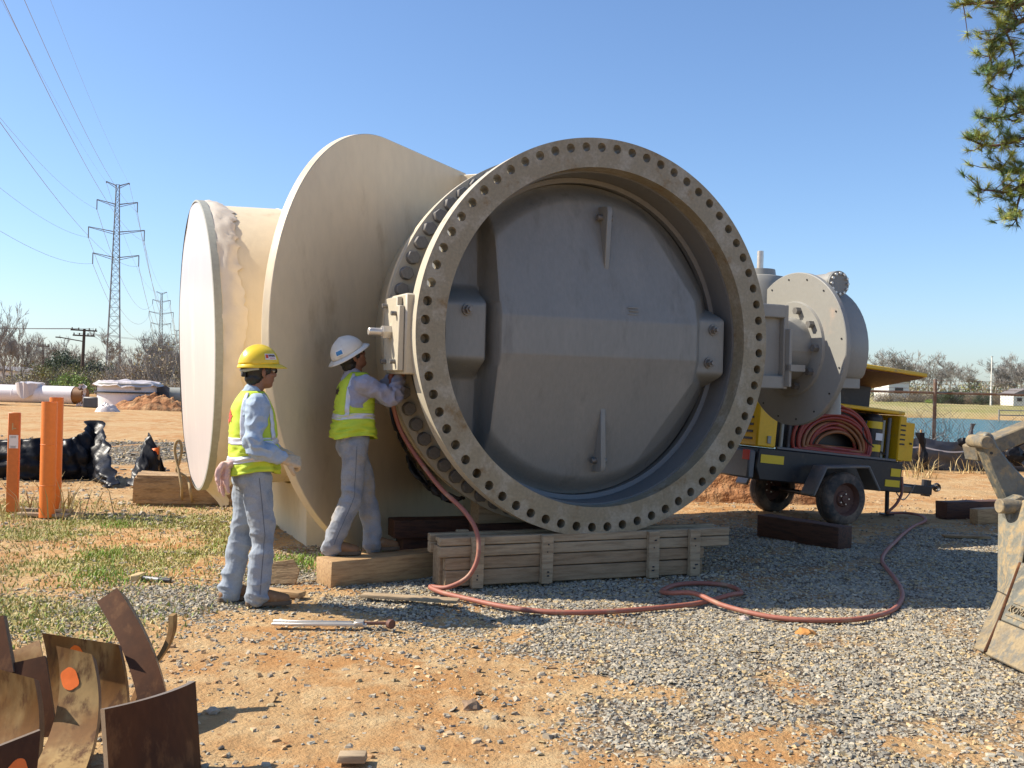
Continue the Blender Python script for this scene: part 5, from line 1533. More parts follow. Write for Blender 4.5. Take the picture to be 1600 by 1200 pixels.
# rope sling over the block
rp = [gp(283, 789) + Vector((0, 0, .02)), at(284, 765, 12.4), at(281, 744, 12.4), at(277, 725, 12.45), at(273, 703, 12.45), at(276, 690, 12.45), at(281, 690, 12.45), at(284, 703, 12.45), at(280, 722, 12.45), at(276, 735, 12.5), at(286, 742, 12.5), at(294, 750, 12.5), at(298, 770, 12.4), gp(302, 789) + Vector((0, -.05, .02))]
mb = MB(); mb.tube(catmull(rp, 8), .017, 8); tag(mb.build('rope_sling', M['rope'], None, smooth=60), 'tan rope loop standing up on the rough timber block', 'rope')
# dark wooden stub behind posts
mb = MB(); c = gp(64, 752); mb.beam(c, c + Vector((.0, 0, .8)), .03, .03); tag(mb.build('silt_stake', M['pole'], None), 'dark stake showing beside the orange tube posts', 'stake')

# ------------------------------------------------------------------ far left: white pipe, spool
def pipe_far():
    y0 = 49.5
    a = at(-120, 618, y0); b = at(118, 617, y0 - 1); r_ = .42
    zc = r_ + .1
    a.z = b.z = zc
    t = thing('coated_pipe', 'long white coated pipe lying far left with torn white sheeting', 'pipe', (b.x, b.y, 0))
    d = (a - b); d0 = d.normalized(); o0 = Vector((0, 0, zc))
    mb = MB(); mb.lathe([(0, r_), (d.length, r_)], o0, d0, 40); mb.build('pipe_barrel', M['white_pipe'], t)
    mb = MB(); mb.lathe([(-.48, .05), (-.48, r_ - .03), (0, r_ - .02)], o0, d0, 40); mb.build('bare_end', M['brown_end'], t)
    for q in (1.6, 3.0):
        mb = MB(); mb.lathe([(q - .03, r_), (q, r_ + .012), (q + .03, r_)], o0, d0, 40); mb.build('joint_band', M['white_pipe'], t)
    c = at(47, 605, y0 - .7) - t.location
    mb = MB(); mb.cyl(c + Vector((0, 0, -.3)), c + Vector((0, 0, .18)), .42, n=24); mb.cyl(c + Vector((0, 0, .10)), c + Vector((0, 0, .16)), .5, n=24); mb.build('outlet', M['white_pipe'], t)
    vs, fs = [], []
    for i in range(29):
        a_ = 2 * math.pi * i / 28
        dn = .10 + .55 * max(0, math.cos(a_ + 1.57)) ** 3 + .1 * mnoise.noise(Vector((i * .9, 0, 0)))
        for j, (rr, zz) in enumerate(((0.0, .25 + .03), (.35, .24), (.56 + .1 * abs(math.sin(i * 2.2)), .20 + .12 * mnoise.noise(Vector((i * 1.7, 3, 1)))), (.62, .1 - dn))):
            vs.append(c + Vector((rr * math.cos(a_), rr * math.sin(a_), zz)))
    for i in range(28):
        for j in range(3): fs.append((i * 4 + j, i * 4 + j + 1, (i + 1) * 4 + j + 1, (i + 1) * 4 + j))
    mb = MB(); mb.add(vs, fs); mb.build('outlet_sheeting', M['plastic'], t, smooth=0)
    e = at(131, 615, y0 - 1) - t.location
    vs, fs = [], []
    for i in range(13):
        for j in range(9):
            vs.append(e + Vector((.12 * math.sin(j * 1.7 + i) + .28 * (j / 8 - .5), -.2 + .14 * math.cos(i * 1.3 + j), .42 - 1.02 * i / 12 + .07 * math.sin(j * 2.2))))
    for i in range(12):
        for j in range(8): fs.append((i * 9 + j, i * 9 + j + 1, (i + 1) * 9 + j + 1, (i + 1) * 9 + j))
    mb = MB(); mb.add(vs, fs); mb.build('end_sheeting', M['plastic'], t, smooth=0)
pipe_far()
sp = thing('pipe_spool', 'white pipe spool standing on end with black rings and torn plastic cover', 'pipe', gp(200, 638) , R(10))
mb = MB(); mb.lathe([(0, 1.36), (1.12, 1.36), (1.12, 1.30), (.9, 1.30)], (0, 0, 0), (0, 0, 1), 64); mb.build('shell', M['white_pipe'], sp)
for z, r_, m_ in ((.72, 1.48, M['rubber']), (1.10, 1.52, M['strap'])):
    mb = MB(); mb.lathe([(z, 1.36), (z, r_), (z + .06, r_), (z + .06, 1.36)], (0, 0, 0), (0, 0, 1), 64); mb.build('flange_ring', m_, sp)
vs, fs = [], []
for i in range(9):
    for j in range(49):
        a = 2 * math.pi * j / 48; rr = 1.56 * i / 8
        dz = .12 * mnoise.noise(Vector((math.cos(a) * rr * 2, math.sin(a) * rr * 2, 2))) + .12 * (1 - (i / 8)) + .03
        if i == 8: dz -= .14 + .12 * abs(mnoise.noise(Vector((j * .6, 1, 1)))) ; rr += .05
        vs.append((rr * math.cos(a), rr * math.sin(a), 1.17 + dz))
for i in range(8):
    for j in range(48): fs.append((i * 49 + j, i * 49 + j + 1, (i + 1) * 49 + j + 1, (i + 1) * 49 + j))
mb = MB(); mb.add(vs, fs); mb.build('plastic_cover', M['plastic'], sp, smooth=0)
mb = MB(); mb.box((.65, -1.30, .93), (.28, .012, .10)); mb.box((.95, -1.12, .55), (.10, .012, .06)); o = mb.build('stencil', M['bolt'], sp)
# plastic bundle at its foot
o = mound('plastic_bundle', gp(168, 645), .52, .35, .36, 5, M['plastic'], 22, .6); tag(o, 'crumpled bundle of white plastic at the foot of the spool', 'plastic bundle')
# grey pipe and black cover behind the spool
t = thing('grey_pipe', 'grey pipe under black sheeting right of the white spool', 'pipe', at(240, 620, 48) * 1.0)
t.location.z = 0
mb = MB(); mb.cyl((-.2, 0, .62), (3.2, .6, .62), .40, n=28); mb.build('barrel', M['strap'], t)
vs = []; fs = []
for i in range(9):
    for j in range(9): vs.append((-.7 + 1.6 * i / 8, -.45 + .25 * math.sin(i * 1.4) * (1 - j / 8), 1.05 * j / 8 + .06 * math.sin(i * 2.1)))
for i in range(8):
    for j in range(8): fs.append((i * 9 + j, i * 9 + j + 1, (i + 1) * 9 + j + 1, (i + 1) * 9 + j))
mb = MB(); mb.add(vs, fs); mb.build('black_sheeting', M['silt'], t, smooth=70)
mb = MB(); c = at(148, 622, 47); mb.box((c.x, c.y, .25), (1.0, .3, .5)); tag(mb.build('dark_box', M['silt'], None, bevel=.05), 'low dark sheeting between white pipe and spool', 'sheeting')
# ------------------------------------------------------------------ right background: silt fence, chain-link fence
sf = thing('silt_fence', 'low grey-black silt fence with white band before the pond', 'fence', (0, 0, 0))
P0, P1 = Vector((7.4, 21.6, 0)), Vector((15.5, 22.6, 0))
vs, fs = [], []; n = 90
for i in range(n + 1):
    p = P0.lerp(P1, i / n)
    for j in range(11):
        u = j / 10
        w = .09 * mnoise.fractal(Vector((i * .18, u * 2, 0)), 1, 2, 3) + .10 * math.sin(u * 3.0) * (.5 + .5 * math.sin(i * .42))
        sag = .09 * abs(math.sin(i * .21)) * u
        vs.append((p.x, p.y - w, .70 * u - sag))
for i in range(n):
    for j in range(10): fs.append((i * 11 + j, (i + 1) * 11 + j, (i + 1) * 11 + j + 1, i * 11 + j + 1))
mb = MB(); mb.add(vs, fs); mb.build('fabric', M['silt'], sf, smooth=70)
vs2, fs2 = [], []
for i in range(n + 1):
    a = Vector(vs[i * 11 + 7]); vs2 += [a + Vector((0, -.012, -.016 + .03 * math.sin(i * .2))), a + Vector((0, -.012, .016 + .03 * math.sin(i * .2)))]
for i in range(n): fs2.append((i * 2, i * 2 + 2, i * 2 + 3, i * 2 + 1))
mb = MB(); mb.add(vs2, fs2); mb.build('white_band', M['white'], sf)
for i, x in enumerate((8.65, 10.6, 12.4, 14.2)):
    y = P0.lerp(P1, (x - P0.x) / (P1.x - P0.x)).y
    mb = MB(); mb.beam((x, y - .09, 0), (x + .03, y - .09, .86), .035, .035); mb.build('stake', M['timber'], sf)
# rolled film scraps hanging over it
for k, (x, y, d, h_, w_) in enumerate(((1440, 708, 21.2, .85, .16), (1509, 700, 21.3, .42, .22), (1521, 690, 21.4, .75, .13), (1590, 705, 21.5, .62, .34))):
    c = at(x, y, d); vs, fs = [], []
    for i in range(13):
        t = i / 12
        for j in range(11):
            a = 2 * math.pi * j / 10
            rr = w_ * .5 * (.35 + .65 * abs(math.sin(t * 5 + k))) * (1 + .35 * math.sin(j * 3 + i + k))
            vs.append(c + Vector((rr * math.cos(a) + .06 * math.sin(t * 4 + k), rr * .6 * math.sin(a), h_ * (t - .5))))
    for i in range(12):
        for j in range(10): fs.append((i * 11 + j, i * 11 + j + 1, (i + 1) * 11 + j + 1, (i + 1) * 11 + j))
    mb = MB(); mb.add(vs, fs)
    o = mb.build('film_scrap', M['silt'] if k == 2 else M['black_film'], None, smooth=60)
    tag(o, ['tall thin black film scrap on a stake right of the yellow door', 'small black film scrap on silt fence, left of the digger arm', 'grey curled film scrap just left of the digger arm tip', 'bunched grey black film right of the digger arm'][k], 'film scrap')
cf = thing('chain_link_fence', 'rusty chain-link fence with barbed wire in front of the pond', 'fence', (0, 0, 0))
FY = 24.2
fx = [3.9, 6.95, 10.0, 13.05, 16.1]
fz = 1.655
for x in fx:
    mb = MB(); mb.cyl((x, FY, -.2), (x, FY, 1.98), .042, n=10); mb.build('post', M['galv'], cf)
mb = MB(); mb.cyl((fx[0], FY, fz), (fx[-1], FY, fz), .028, n=8); mb.build('top_rail', M['galv'], cf)
for k in range(3):
    mb = MB(); mb.cyl((fx[0], FY + .05 * k, 1.75 + .10 * k), (fx[-1], FY + .05 * k, 1.75 + .10 * k), .004, n=4)
    for i in range(60):
        x = fx[0] + .2 * i; mb.cyl((x - .02, FY + .05 * k, 1.735 + .10 * k), (x + .02, FY + .05 * k, 1.765 + .10 * k), .004, n=3)
    mb.build('barbed_wire', M['galv'], cf)
mb = MB(); sp_ = .075; H_ = fz
nx = int((fx[-1] - fx[0]) / sp_)
for i in range(-int(H_ / sp_), nx):
    x = fx[0] + i * sp_
    for s in (1, -1):
        xa, xb = (x, x + H_) if s > 0 else (x + H_, x)
        za, zb = 0, H_
        def clip(xa, za, xb, zb):
            pts = []
            for lim in (fx[0], fx[-1]):
                pass
            return xa, za, xb, zb
        lo, hi = min(xa, xb), max(xa, xb)
        if lo < fx[0] or hi > fx[-1]:
            t0 = max(0, (fx[0] - lo) / H_); t1 = min(1, (fx[-1] - lo) / H_)
            if t1 <= t0: continue
            if s > 0: xa, za, xb, zb = lo + t0 * H_, t0 * H_, lo + t1 * H_, t1 * H_
            else: xa, za, xb, zb = lo + t0 * H_, H_ - t0 * H_, lo + t1 * H_, H_ - t1 * H_
        mb.cyl((xa, FY, za), (xb, FY, zb), .0026, n=3, cap=False)
stuff(mb.build('wire_mesh', M['galv'], cf))
# vines and twigs tangled in the fence
mb = MB()
for i in range(150):
    x = random.uniform(8.5, 13.5) if i > 45 else random.gauss(10.0, .18); z = 0; p = Vector((x, FY - .05, 0)); path = [p]
    for k in range(random.randint(4, 9)):
        p = p + Vector((random.gauss(0, .12), random.gauss(0, .03), random.uniform(.05, .22))); path.append(p)
    mb.tube(path, [.007 * (1 - .6 * q / len(path)) for q in range(len(path))], 3, cap=False)
stuff(mb.build('dead_vines', M['bark_far'], None), 'dead vines tangled in the chain-link fence', 'vines')
# floating pond boom / dock rails on the far bank
dk = thing('bank_rail', 'low grey rail along the far bank of the pond', 'fence', (0, 0, 0))
mb = MB()
for i in range(7): mb.cyl((40 + i * 3, 83, -.5), (40 + i * 3, 83, .55), .06, n=6)
mb.build('posts', M['bark_far'], dk) if False else None
for i in range(7):
    mb = MB(); mb.cyl((40 + i * 3.2, 84, -.6), (40 + i * 3.2, 84, .55), .06, n=6); mb.build('post', M['bark_far'], dk)
for z in (.1, .5):
    mb = MB(); mb.cyl((40, 84, z), (60, 84, z), .05, n=6); mb.build('rail', M['bark_far'], dk)

# ------------------------------------------------------------------ trees
def bare_tree_mesh(h, seed, spread=.5, forks=4, r0=.10, depth=4, twig=.006, sides=5):
    rnd = random.Random(seed); mbt = MB(); mbc = MB()
    def grow(p, d, L_, r, lev):
        path = [p]; q = p; dd = d
        segs = 4 if lev < 2 else 3
        for i in range(segs):
            dd = (dd + Vector((rnd.gauss(0, .13), rnd.gauss(0, .13), rnd.gauss(.03, .06)))).normalized()
            q = q + dd * L_ / segs; path.append(q)
        rad = [max(r * (1 - .55 * i / segs), twig) for i in range(segs + 1)]
        (mbt if lev == 0 else mbc).tube(path, rad, sides if lev < 2 else 3, cap=False)
        if lev >= depth: return
        nk = forks + rnd.randint(0, 2) if lev else forks + 3
        for k in range(nk):
            t = rnd.uniform(.3, 1.0) if lev else rnd.uniform(.28, 1.0)
            i = min(int(t * segs), segs - 1); o = path[i].lerp(path[i + 1], t * segs - i)
            ax = Vector((rnd.gauss(0, 1), rnd.gauss(0, 1), rnd.uniform(-.1, .9))).normalized()
            nd = (dd * (1 - spread) + ax * spread).normalized()
            grow(o, nd, L_ * rnd.uniform(.42, .66), rad[i] * .55, lev + 1)
    grow(Vector((0, 0, -.1)), Vector((rnd.gauss(0, .05), rnd.gauss(0, .05), 1)), h * .62, r0, 0)
    return mbt.mesh('trunk', 60), mbc.mesh('crown', 0)
BT = [bare_tree_mesh(7, s, sp, 4, .10, 4, .016) for s, sp in ((1, .5), (2, .42), (3, .58), (4, .46))]
for a, b in BT: a.materials.append(M['bark_far']); b.materials.append(M['bark_far'])
def bare_tree(loc, sc, var, label, rz=0.0, wide=1.0, group='bare winter trees'):
    t = thing('bare_tree', label, 'tree', loc, rz, group); t.scale = (sc * wide, sc * wide, sc)
    link('trunk', BT[var][0], None, t); link('crown', BT[var][1], None, t); return t
def shrub_mesh(w, h, seed, tints, nst=140, nlf=3200, leaf=.07, twiggy=True):
    rnd = np.random.default_rng(seed); mbs = MB()
    r2 = random.Random(seed)
    for i in range(nst):
        a = r2.uniform(0, 6.283); rr = r2.uniform(0, .45) * w
        p = Vector((rr * math.cos(a), rr * math.sin(a), 0)); path = [p]
        d = Vector((math.cos(a) * .35, math.sin(a) * .35, 1))
        L_ = h * r2.uniform(.5, 1.08) * (1 - .35 * (rr / w))
        for k in range(4):
            d = (d + Vector((r2.gauss(0, .22), r2.gauss(0, .22), 0))).normalized(); p = p + d * L_ / 4; path.append(p)
        mbs.tube(path, [.028, .022, .016, .012, .008], 3, cap=False)
    st = mbs.mesh('stems', 0)
    # leaf clumps
    ncl = 46
    ca = rnd.uniform(0, 6.283, ncl); cr_ = np.sqrt(rnd.random(ncl)) * w * .5
    cz = rnd.random(ncl) ** .8 * h * .82 * (1 - .55 * (cr_ / (w * .5)) ** 2) + .1
    C = np.stack([cr_ * np.cos(ca), cr_ * np.sin(ca), cz], 1)
    ci = rnd.integers(0, ncl, nlf)
    P = C[ci] + rnd.normal(0, 1, (nlf, 3)) * np.array([w * .075, w * .075, h * .08])
    P[:, 2] = np.abs(P[:, 2])
    A = rnd.normal(0, 1, (nlf, 3)); A /= np.linalg.norm(A, axis=1)[:, None]
    B = np.cross(A, rnd.normal(0, 1, (nlf, 3))); B /= np.linalg.norm(B, axis=1)[:, None]
    s = leaf * rnd.uniform(.6, 1.5, (nlf, 1))
    V = np.stack([P - A * s, P + B * s * .55, P + A * s, P - B * s * .55], 1).reshape(-1, 3)
    F = np.arange(nlf * 4).reshape(-1, 4)
    lf = np_mesh('foliage', V, F, smooth=False)
    T = np.array(tints); tc = T[rnd.integers(0, len(T), ncl)][ci] * rnd.uniform(.7, 1.3, (nlf, 1))
    set_col(lf, 'tint', np.repeat(tc, 4, 0)); lf.materials.append(M['leaf']); st.materials.append(M['bark_far'])
    return st, lf
OL = [(.20, .21, .065), (.26, .24, .085), (.28, .235, .11), (.20, .17, .09)]
BRN = [(.29, .225, .15), (.34, .26, .17), (.25, .19, .13), (.30, .245, .12)]
EVG = [(.06, .09, .05), (.08, .11, .055), (.05, .075, .05)]
GRN = [(.22, .32, .07), (.28, .37, .09), (.18, .26, .06)]
SH = dict(olive=[shrub_mesh(5.5, 2.6, 21, OL), shrub_mesh(5.0, 2.4, 22, OL)], brown=[shrub_mesh(5, 3.4, 23, BRN, 260, 2200), shrub_mesh(4.5, 3.0, 24, BRN, 260, 2000)],
          green=[shrub_mesh(3, 1.7, 25, GRN, 60, 2500)], ever=[shrub_mesh(4.5, 4.6, 26, EVG, 30, 5200, .10), shrub_mesh(3.8, 5.2, 27, EVG, 30, 5000, .10)])
def shrub(kind, v, loc, sc, label, rz=0.0, group='shrubs along the far edge', hz=1.0):
    t = thing('shrub', label, 'bush', loc, rz, group); t.scale = (sc, sc, sc * hz)
    link('stems', SH[kind][v][0], None, t); link('foliage', SH[kind][v][1], None, t); return t
ORD = ['leftmost', 'second from left', 'third from left', 'fourth from left', 'fifth from left', 'sixth from left', 'seventh from left', 'eighth from left', 'ninth from left', 'tenth from left'] + [w + ' from left' for w in ('eleventh', 'twelfth', 'thirteenth', 'fourteenth', 'fifteenth', 'sixteenth', 'seventeenth', 'eighteenth', 'nineteenth', 'twentieth')]
def number_groups():
    gs = {}
    for o in scene.objects:
        if o.parent is None and o.get('group') and o.name.split('.')[0] in ('bare_tree', 'shrub'): gs.setdefault((o['group'], o['label']), []).append(o)
    for (g, l), os_ in gs.items():
        if len(os_) < 2: continue
        for k, o in enumerate(sorted(os_, key=lambda q: q.location.x / q.location.y)): o['label'] = l + ', ' + ORD[k]
def on(x, d, z=0.0):
    p = at(x, 600, d); return Vector((p.x, d, float(ground_z(np.array([p.x]), np.array([d]))[0]) + z))
G_L = 'bare winter trees at the left edge'
for i, (x, d, s, v) in enumerate(((-14, 66, .90, 0), (4, 72, .92, 1), (20, 70, .82, 3), (34, 76, .74, 1), (47, 80, .62, 2))):
    bare_tree(on(x, d), s, v, 'slender bare winter tree in the clump at the left edge', i * 1.3, .62, G_L)
for i, (x, d, k, v, s, hz) in enumerate(((5, 62, 'brown', 0, .75, .55), (32, 63, 'brown', 1, .75, .6), (62, 76, 'olive', 0, .95, .9), (92, 82, 'olive', 1, 1.05, 1.0), (112, 78, 'olive', 0, .9, 1.0), (140, 80, 'olive', 1, .95, .9), (165, 84, 'olive', 0, .9, .8))):
    shrub(k, v, on(x, d), s, ('low brown thicket under the bare trees at left' if k == 'brown' else 'olive green shrub in the hedge behind the white pipes'), i * .9, 'brown thicket at left' if k == 'brown' else 'olive hedge shrubs', hz)
shrub('green', 0, on(110, 70), .95, 'bright green bush just behind the brown pipe end', .4, None)
for i, (x, d, v, s, hz) in enumerate(((196, 74, 0, .85, .85), (214, 70, 1, .95, .95), (234, 72, 0, 1.0, 1.0), (252, 66, 1, 1.05, 1.0), (270, 64, 0, 1.1, 1.05), (290, 66, 1, 1.15, 1.0), (225, 62, 1, .7, .6), (265, 60, 0, .75, .65))):
    shrub('brown', v, on(x, d), s, 'twiggy brown shrub in the thicket beside the wrapped pipe end', i * 1.1, 'brown thicket beside the pipe end', hz)
for i, (x, d, s, v) in enumerate(((238, 78, .62, 0), (262, 76, .74, 2), (276, 74, .66, 1), (248, 82, .68, 3))):
    bare_tree(on(x, d), s, v, 'bare sapling rising from the brown thicket near the pipe end', i * 2.0, .7, 'saplings in the brown thicket')
for i, (x, d, v, s) in enumerate(((88, 128, 0, .95), (97, 132, 1, 1.0), (110, 130, 0, .85), (122, 136, 1, .82), (142, 138, 0, .75), (158, 140, 1, .70), (172, 142, 0, .62))):
    shrub('ever', v, on(x, d), s, 'dark evergreen pine standing far behind the left hedge', i * .8, 'far evergreens behind the hedge')
for i in range(14):
    x = -20 + i * 23; bare_tree(on(x, 150 + 9 * (i % 4)), .75 + .12 * (i % 3), i % 4, 'far bare tree in the left tree line', i * 1.7, 1.0, 'far left tree line')
# right side trees beyond the pond
for i, (x, d, s, v) in enumerate(((1402, 150, .95, 0), (1418, 155, 1.05, 1), (1432, 150, .8, 2), (1448, 165, 1.05, 3), (1462, 150, .78, 1), (1484, 160, .95, 0), (1504, 150, .78, 2), (1520, 155, .85, 3), (1344, 150, .95, 3), (1368, 158, 1.1, 2), (1385, 150, .9, 1))):
    bare_tree(on(x, d), s, v, 'small bare tree in the line beyond the pond', i * 1.1, 1.15, 'bare tree line beyond the pond')
for i, (x, d, s, v) in enumerate(((1553, 128, .72, 0), (1570, 132, .86, 1), (1588, 130, .84, 2), (1604, 128, .9, 3), (1578, 126, .7, 3), (1562, 134, .78, 2), (1596, 136, .85, 0))):
    bare_tree(on(x, d), s, v, 'larger bare tree in the clump behind the white pole', i * 1.9, 1.1, 'larger bare trees behind the white pole')
for i in range(18):
    x = 1385 + i * 13; shrub(('brown', 'olive')[i % 3 == 1], i % 2, on(x, 122 + 6 * (i % 3)), .62 + .2 * ((i * 7) % 5) / 5, 'low shrub in the hedge on the far bank', i * .7, 'far bank hedge', .72)
for i, (x, s) in enumerate(((1478, .52), (1492, .55), (1536, .45), (1453, .38))):
    shrub('ever' if i < 3 else 'green', i % 2 if i < 3 else 0, on(x, 118), s, ('dark green bush in the far bank hedge' if i < 3 else 'single round green bush on the far bank'), i, 'dark green far bank bushes' if i < 3 else None, .75)
# far wood that closes the horizon, one mass
def far_wood():
    rnd = np.random.default_rng(77); n = 34000
    ncl = 900; cx = rnd.uniform(-135, 150, ncl); hmax = 1.6 + 2.6 * fbm(cx * .06 + 40, 0 * cx + 3, 3)
    cz = rnd.random(ncl) ** .7 * hmax; cy = 178 + rnd.normal(0, 3, ncl) - .0012 * cx ** 2
    ci = rnd.integers(0, ncl, n)
    P = np.stack([cx, cy, cz], 1)[ci] + rnd.normal(0, 1, (n, 3)) * np.array([.75, .75, .5])
    P[:, 2] = np.abs(P[:, 2]) + .5
    A = rnd.normal(0, 1, (n, 3)) * np.array([1, 1, 1.5]); A /= np.linalg.norm(A, axis=1)[:, None]
    B = np.cross(A, rnd.normal(0, 1, (n, 3))); B /= np.linalg.norm(B, axis=1)[:, None]
    s_ = .22 * rnd.uniform(.5, 1.6, (n, 1))
    V = np.stack([P - A * s_ * 1.6, P + B * s_ * .35, P + A * s_ * 1.6, P - B * s_ * .35], 1).reshape(-1, 3)
    me = np_mesh('far_wood', V, np.arange(n * 4).reshape(-1, 4), smooth=False)
    T = np.array(BRN + BRN + OL + EVG); tc = T[rnd.integers(0, len(T), ncl)][ci] * rnd.uniform(.8, 1.25, (n, 1))
    set_col(me, 'tint', np.repeat(tc, 4, 0))
    return stuff(link('far_wood', me, M['leaf']), 'brown leafless wood along the far horizon', 'wood')
far_wood()
# white lamp pole, utility poles
lp = thing('white_pole', 'tall white pole standing beyond the pond at right', 'pole', on(1549, 112)); mb = MB(); mb.cyl((0, 0, 0), (0, 0, 5.3), .11, .06, n=10); mb.build('shaft', M['tower_white'], lp)
mb = MB(); mb.box((0, 0, 5.33), (.2, .12, .08)); mb.build('lamp_head', M['tower_white'], lp)
def util_pole(x, d, h_, arms, label, lamp=False, lean=0):
    t = thing('utility_pole', label, 'utility pole', on(x, d), 0)
    t.rotation_euler = (0, R(lean), R(4))
    mb = MB(); mb.cyl((0, 0, 0), (0, 0, h_), .17, .11, n=10); mb.build('pole', M['pole'], t)
    for z, w_ in arms:
        mb = MB(); mb.box((0, -.1, z), (w_, .12, .12)); mb.build('crossarm', M['pole'], t)
        for q in (-.45, -.2, .2, .45):
            mb = MB(); mb.cyl((q * w_, -.1, z + .06), (q * w_, -.1, z + .22), .05, n=6); mb.build('insulator', M['pole'], t)
    if lamp:
        mb = MB(); mb.tube([(0, 0, h_ - 1.1), (-.8, -.2, h_ - 1.0), (-1.9, -.4, h_ - .85)], .05, 6); mb.box((-2.0, -.4, h_ - .86), (.4, .2, .1)); mb.build('street_lamp_arm', M['pole'], t)
    return t
u1 = util_pole(127, 88, 5.4, ((5.25, 2.2), (4.8, 1.8)), 'dark wooden utility pole with two crossarms and lamp arm', True, 1.5)
u2 = util_pole(66, 105, 4.4, ((4.2, 1.2),), 'short dark utility pole far left of the crossarm pole', lean=0)
mb = MB()
b0 = u1.location + Vector((0, 0, 5.4))
for iq, q in enumerate((-.9, -.3, .5, .9)):
    a = b0 + Vector((q, 0, .0)); c = a + Vector((-45, 6, .6)); pts = [a.lerp(c, t / 12) + Vector((0, 0, -1.0 * 4 * (t / 12) * (1 - t / 12) * .4)) for t in range(13)]
    mb = MB(); mb.tube(pts, .018, 3, cap=False); tag(mb.build('pole_wire', M['wire'], None), 'thin wire running left from the crossarm pole, ' + ORD[iq] + ' on the arm', 'wire', 'wires left of the crossarm pole')
for iq, q in enumerate((-.5, .5)):
    a = b0 + Vector((q, 0, -.4)); c = a + Vector((34, 22, -1.5)); pts = [a.lerp(c, t / 12) + Vector((0, 0, -.35 * 4 * (t / 12) * (1 - t / 12))) for t in range(13)]
    mb = MB(); mb.tube(pts, .014, 3, cap=False); tag(mb.build('pole_wire', M['wire'], None), 'thin wire running right from the crossarm pole, ' + ('near one', 'far one')[iq], 'wire', 'wires right of the crossarm pole')

# ------------------------------------------------------------------ pylons
L0 = at(176, 600, 200); L0.z = 0
LD = Vector((-78, 250, 0)).normalized(); LS = Vector((LD.y, -LD.x, 0))
def pylon(loc, h_, label, thick=1.0):
    t = thing('power_pylon', label, 'pylon', loc, math.atan2(LS.y, LS.x))
    def hw_(z): return 1.05 * (1 - z / h_) ** 1.1 + .30
    mb = MB(); w_ = .115 * thick
    lev = [0]; 
    while lev[-1] < h_ - 1.2: lev.append(lev[-1] + max(1.1, 2.0 * hw_(lev[-1]) * .9))
    lev[-1] = h_
    for sx in (-1, 1):
        for sy in (-1, 1):
            mb = MB()
            for a, b in zip(lev, lev[1:]): mb.beam((sx * hw_(a), sy * hw_(a), a), (sx * hw_(b), sy * hw_(b), b), w_, w_)
            mb.build('leg', M['pylon'], t, smooth=0)
    mb = MB(); bw = .05 * thick
    for a, b in zip(lev, lev[1:]):
        A_, B_ = hw_(a), hw_(b)
        for s in (-1, 1):
            mb.beam((-A_, s * A_, a), (B_, s * B_, b), bw, bw); mb.beam((A_, s * A_, a), (-B_, s * B_, b), bw, bw)
            mb.beam((s * A_, -A_, a), (s * B_, B_, b), bw, bw); mb.beam((s * A_, A_, a), (s * B_, -B_, b), bw, bw)
            mb.beam((-B_, s * B_, b), (B_, s * B_, b), bw, bw)
    stuff(mb.build('lattice', M['pylon'], t, smooth=0))
    ends = []
    for fz_, hwid, ins in ((.995, 2.1, .25), (.90, 3.7, 1.9), (.76, 5.1, 2.1), (.63, 4.2, 2.1)):
        z = h_ * fz_
        for s in (-1, 1):
            mb = MB(); e = Vector((s * hwid, 0, z + .7))
            mb.beam((s * .3, .35, z), e, .11 * thick, .11 * thick); mb.beam((s * .3, -.35, z), e, .11 * thick, .11 * thick); mb.beam((s * .3, 0, z - .5), e - Vector((0, 0, .1)), .11 * thick, .11 * thick)
            am = mb.build('crossarm', M['pylon'], t, smooth=0)
            mb = MB(); mb.cyl(e, e + Vector((0, 0, -ins - .1)), .11 * thick, n=6); mb.build('insulator', M['pylon'], am, smooth=0)
            ends.append(t.matrix_basis @ (e + Vector((0, 0, -ins))))
    bpy.context.view_layer.update()
    return t, ends
def pyl_ends(loc, h_):
    m = Matrix.Translation(loc) @ Matrix.Rotation(math.atan2(LS.y, LS.x), 4, 'Z'); e = []
    for fz_, hwid, ins in ((.995, 2.1, .25), (.90, 3.7, 1.9), (.76, 5.1, 2.1), (.63, 4.2, 2.1)):
        for s in (-1, 1): e.append(m @ Vector((s * hwid, 0, h_ * fz_ + .7 - ins)))
    return e
locs = [L0 - LD * 262, L0, at(249, 600, 455), at(274, 600, 830)]
for l in locs: l.z = 0
hs = [38.5, 38.5, 38, 38]
pylon(locs[1], hs[1], 'tall grey lattice power pylon at left, nearest of the three', 1.0)
pylon(locs[2], hs[2], 'second smaller lattice power pylon, farther along the line', 1.35)
pylon(locs[3], hs[3], 'farthest tiny power pylon beside the wrapped pipe end', 1.7)
E = [pyl_ends(l, h_) for l, h_ in zip(locs, hs)]
for k in range(3):
    for q in range(8):
        a, b = E[k][q], E[k + 1][q]; sag = (7.5, 9, 10)[k] * (.6 if q < 2 else 1)
        pts = [a.lerp(b, t / 40) + Vector((0, 0, -sag * 4 * (t / 40) * (1 - t / 40))) for t in range(41)]
        mb = MB(); mb.tube(pts, (.021, .04, .07)[k] * (.6 if q < 2 else 1), 4, cap=False)
        arm = ('top arm', 'upper arm', 'middle arm', 'lowest arm')[q // 2] + (' left end', ' right end')[q % 2]
        tag(mb.build('power_line', M['wire'], None, smooth=60), ('thin power line rising to the left sky from the nearest pylon, ', 'power line between nearest and second pylon, ', 'power line beyond the second pylon, ')[k] + arm, 'power line', ('lines left of the nearest pylon', 'lines between first and second pylon', 'lines beyond the second pylon')[k])

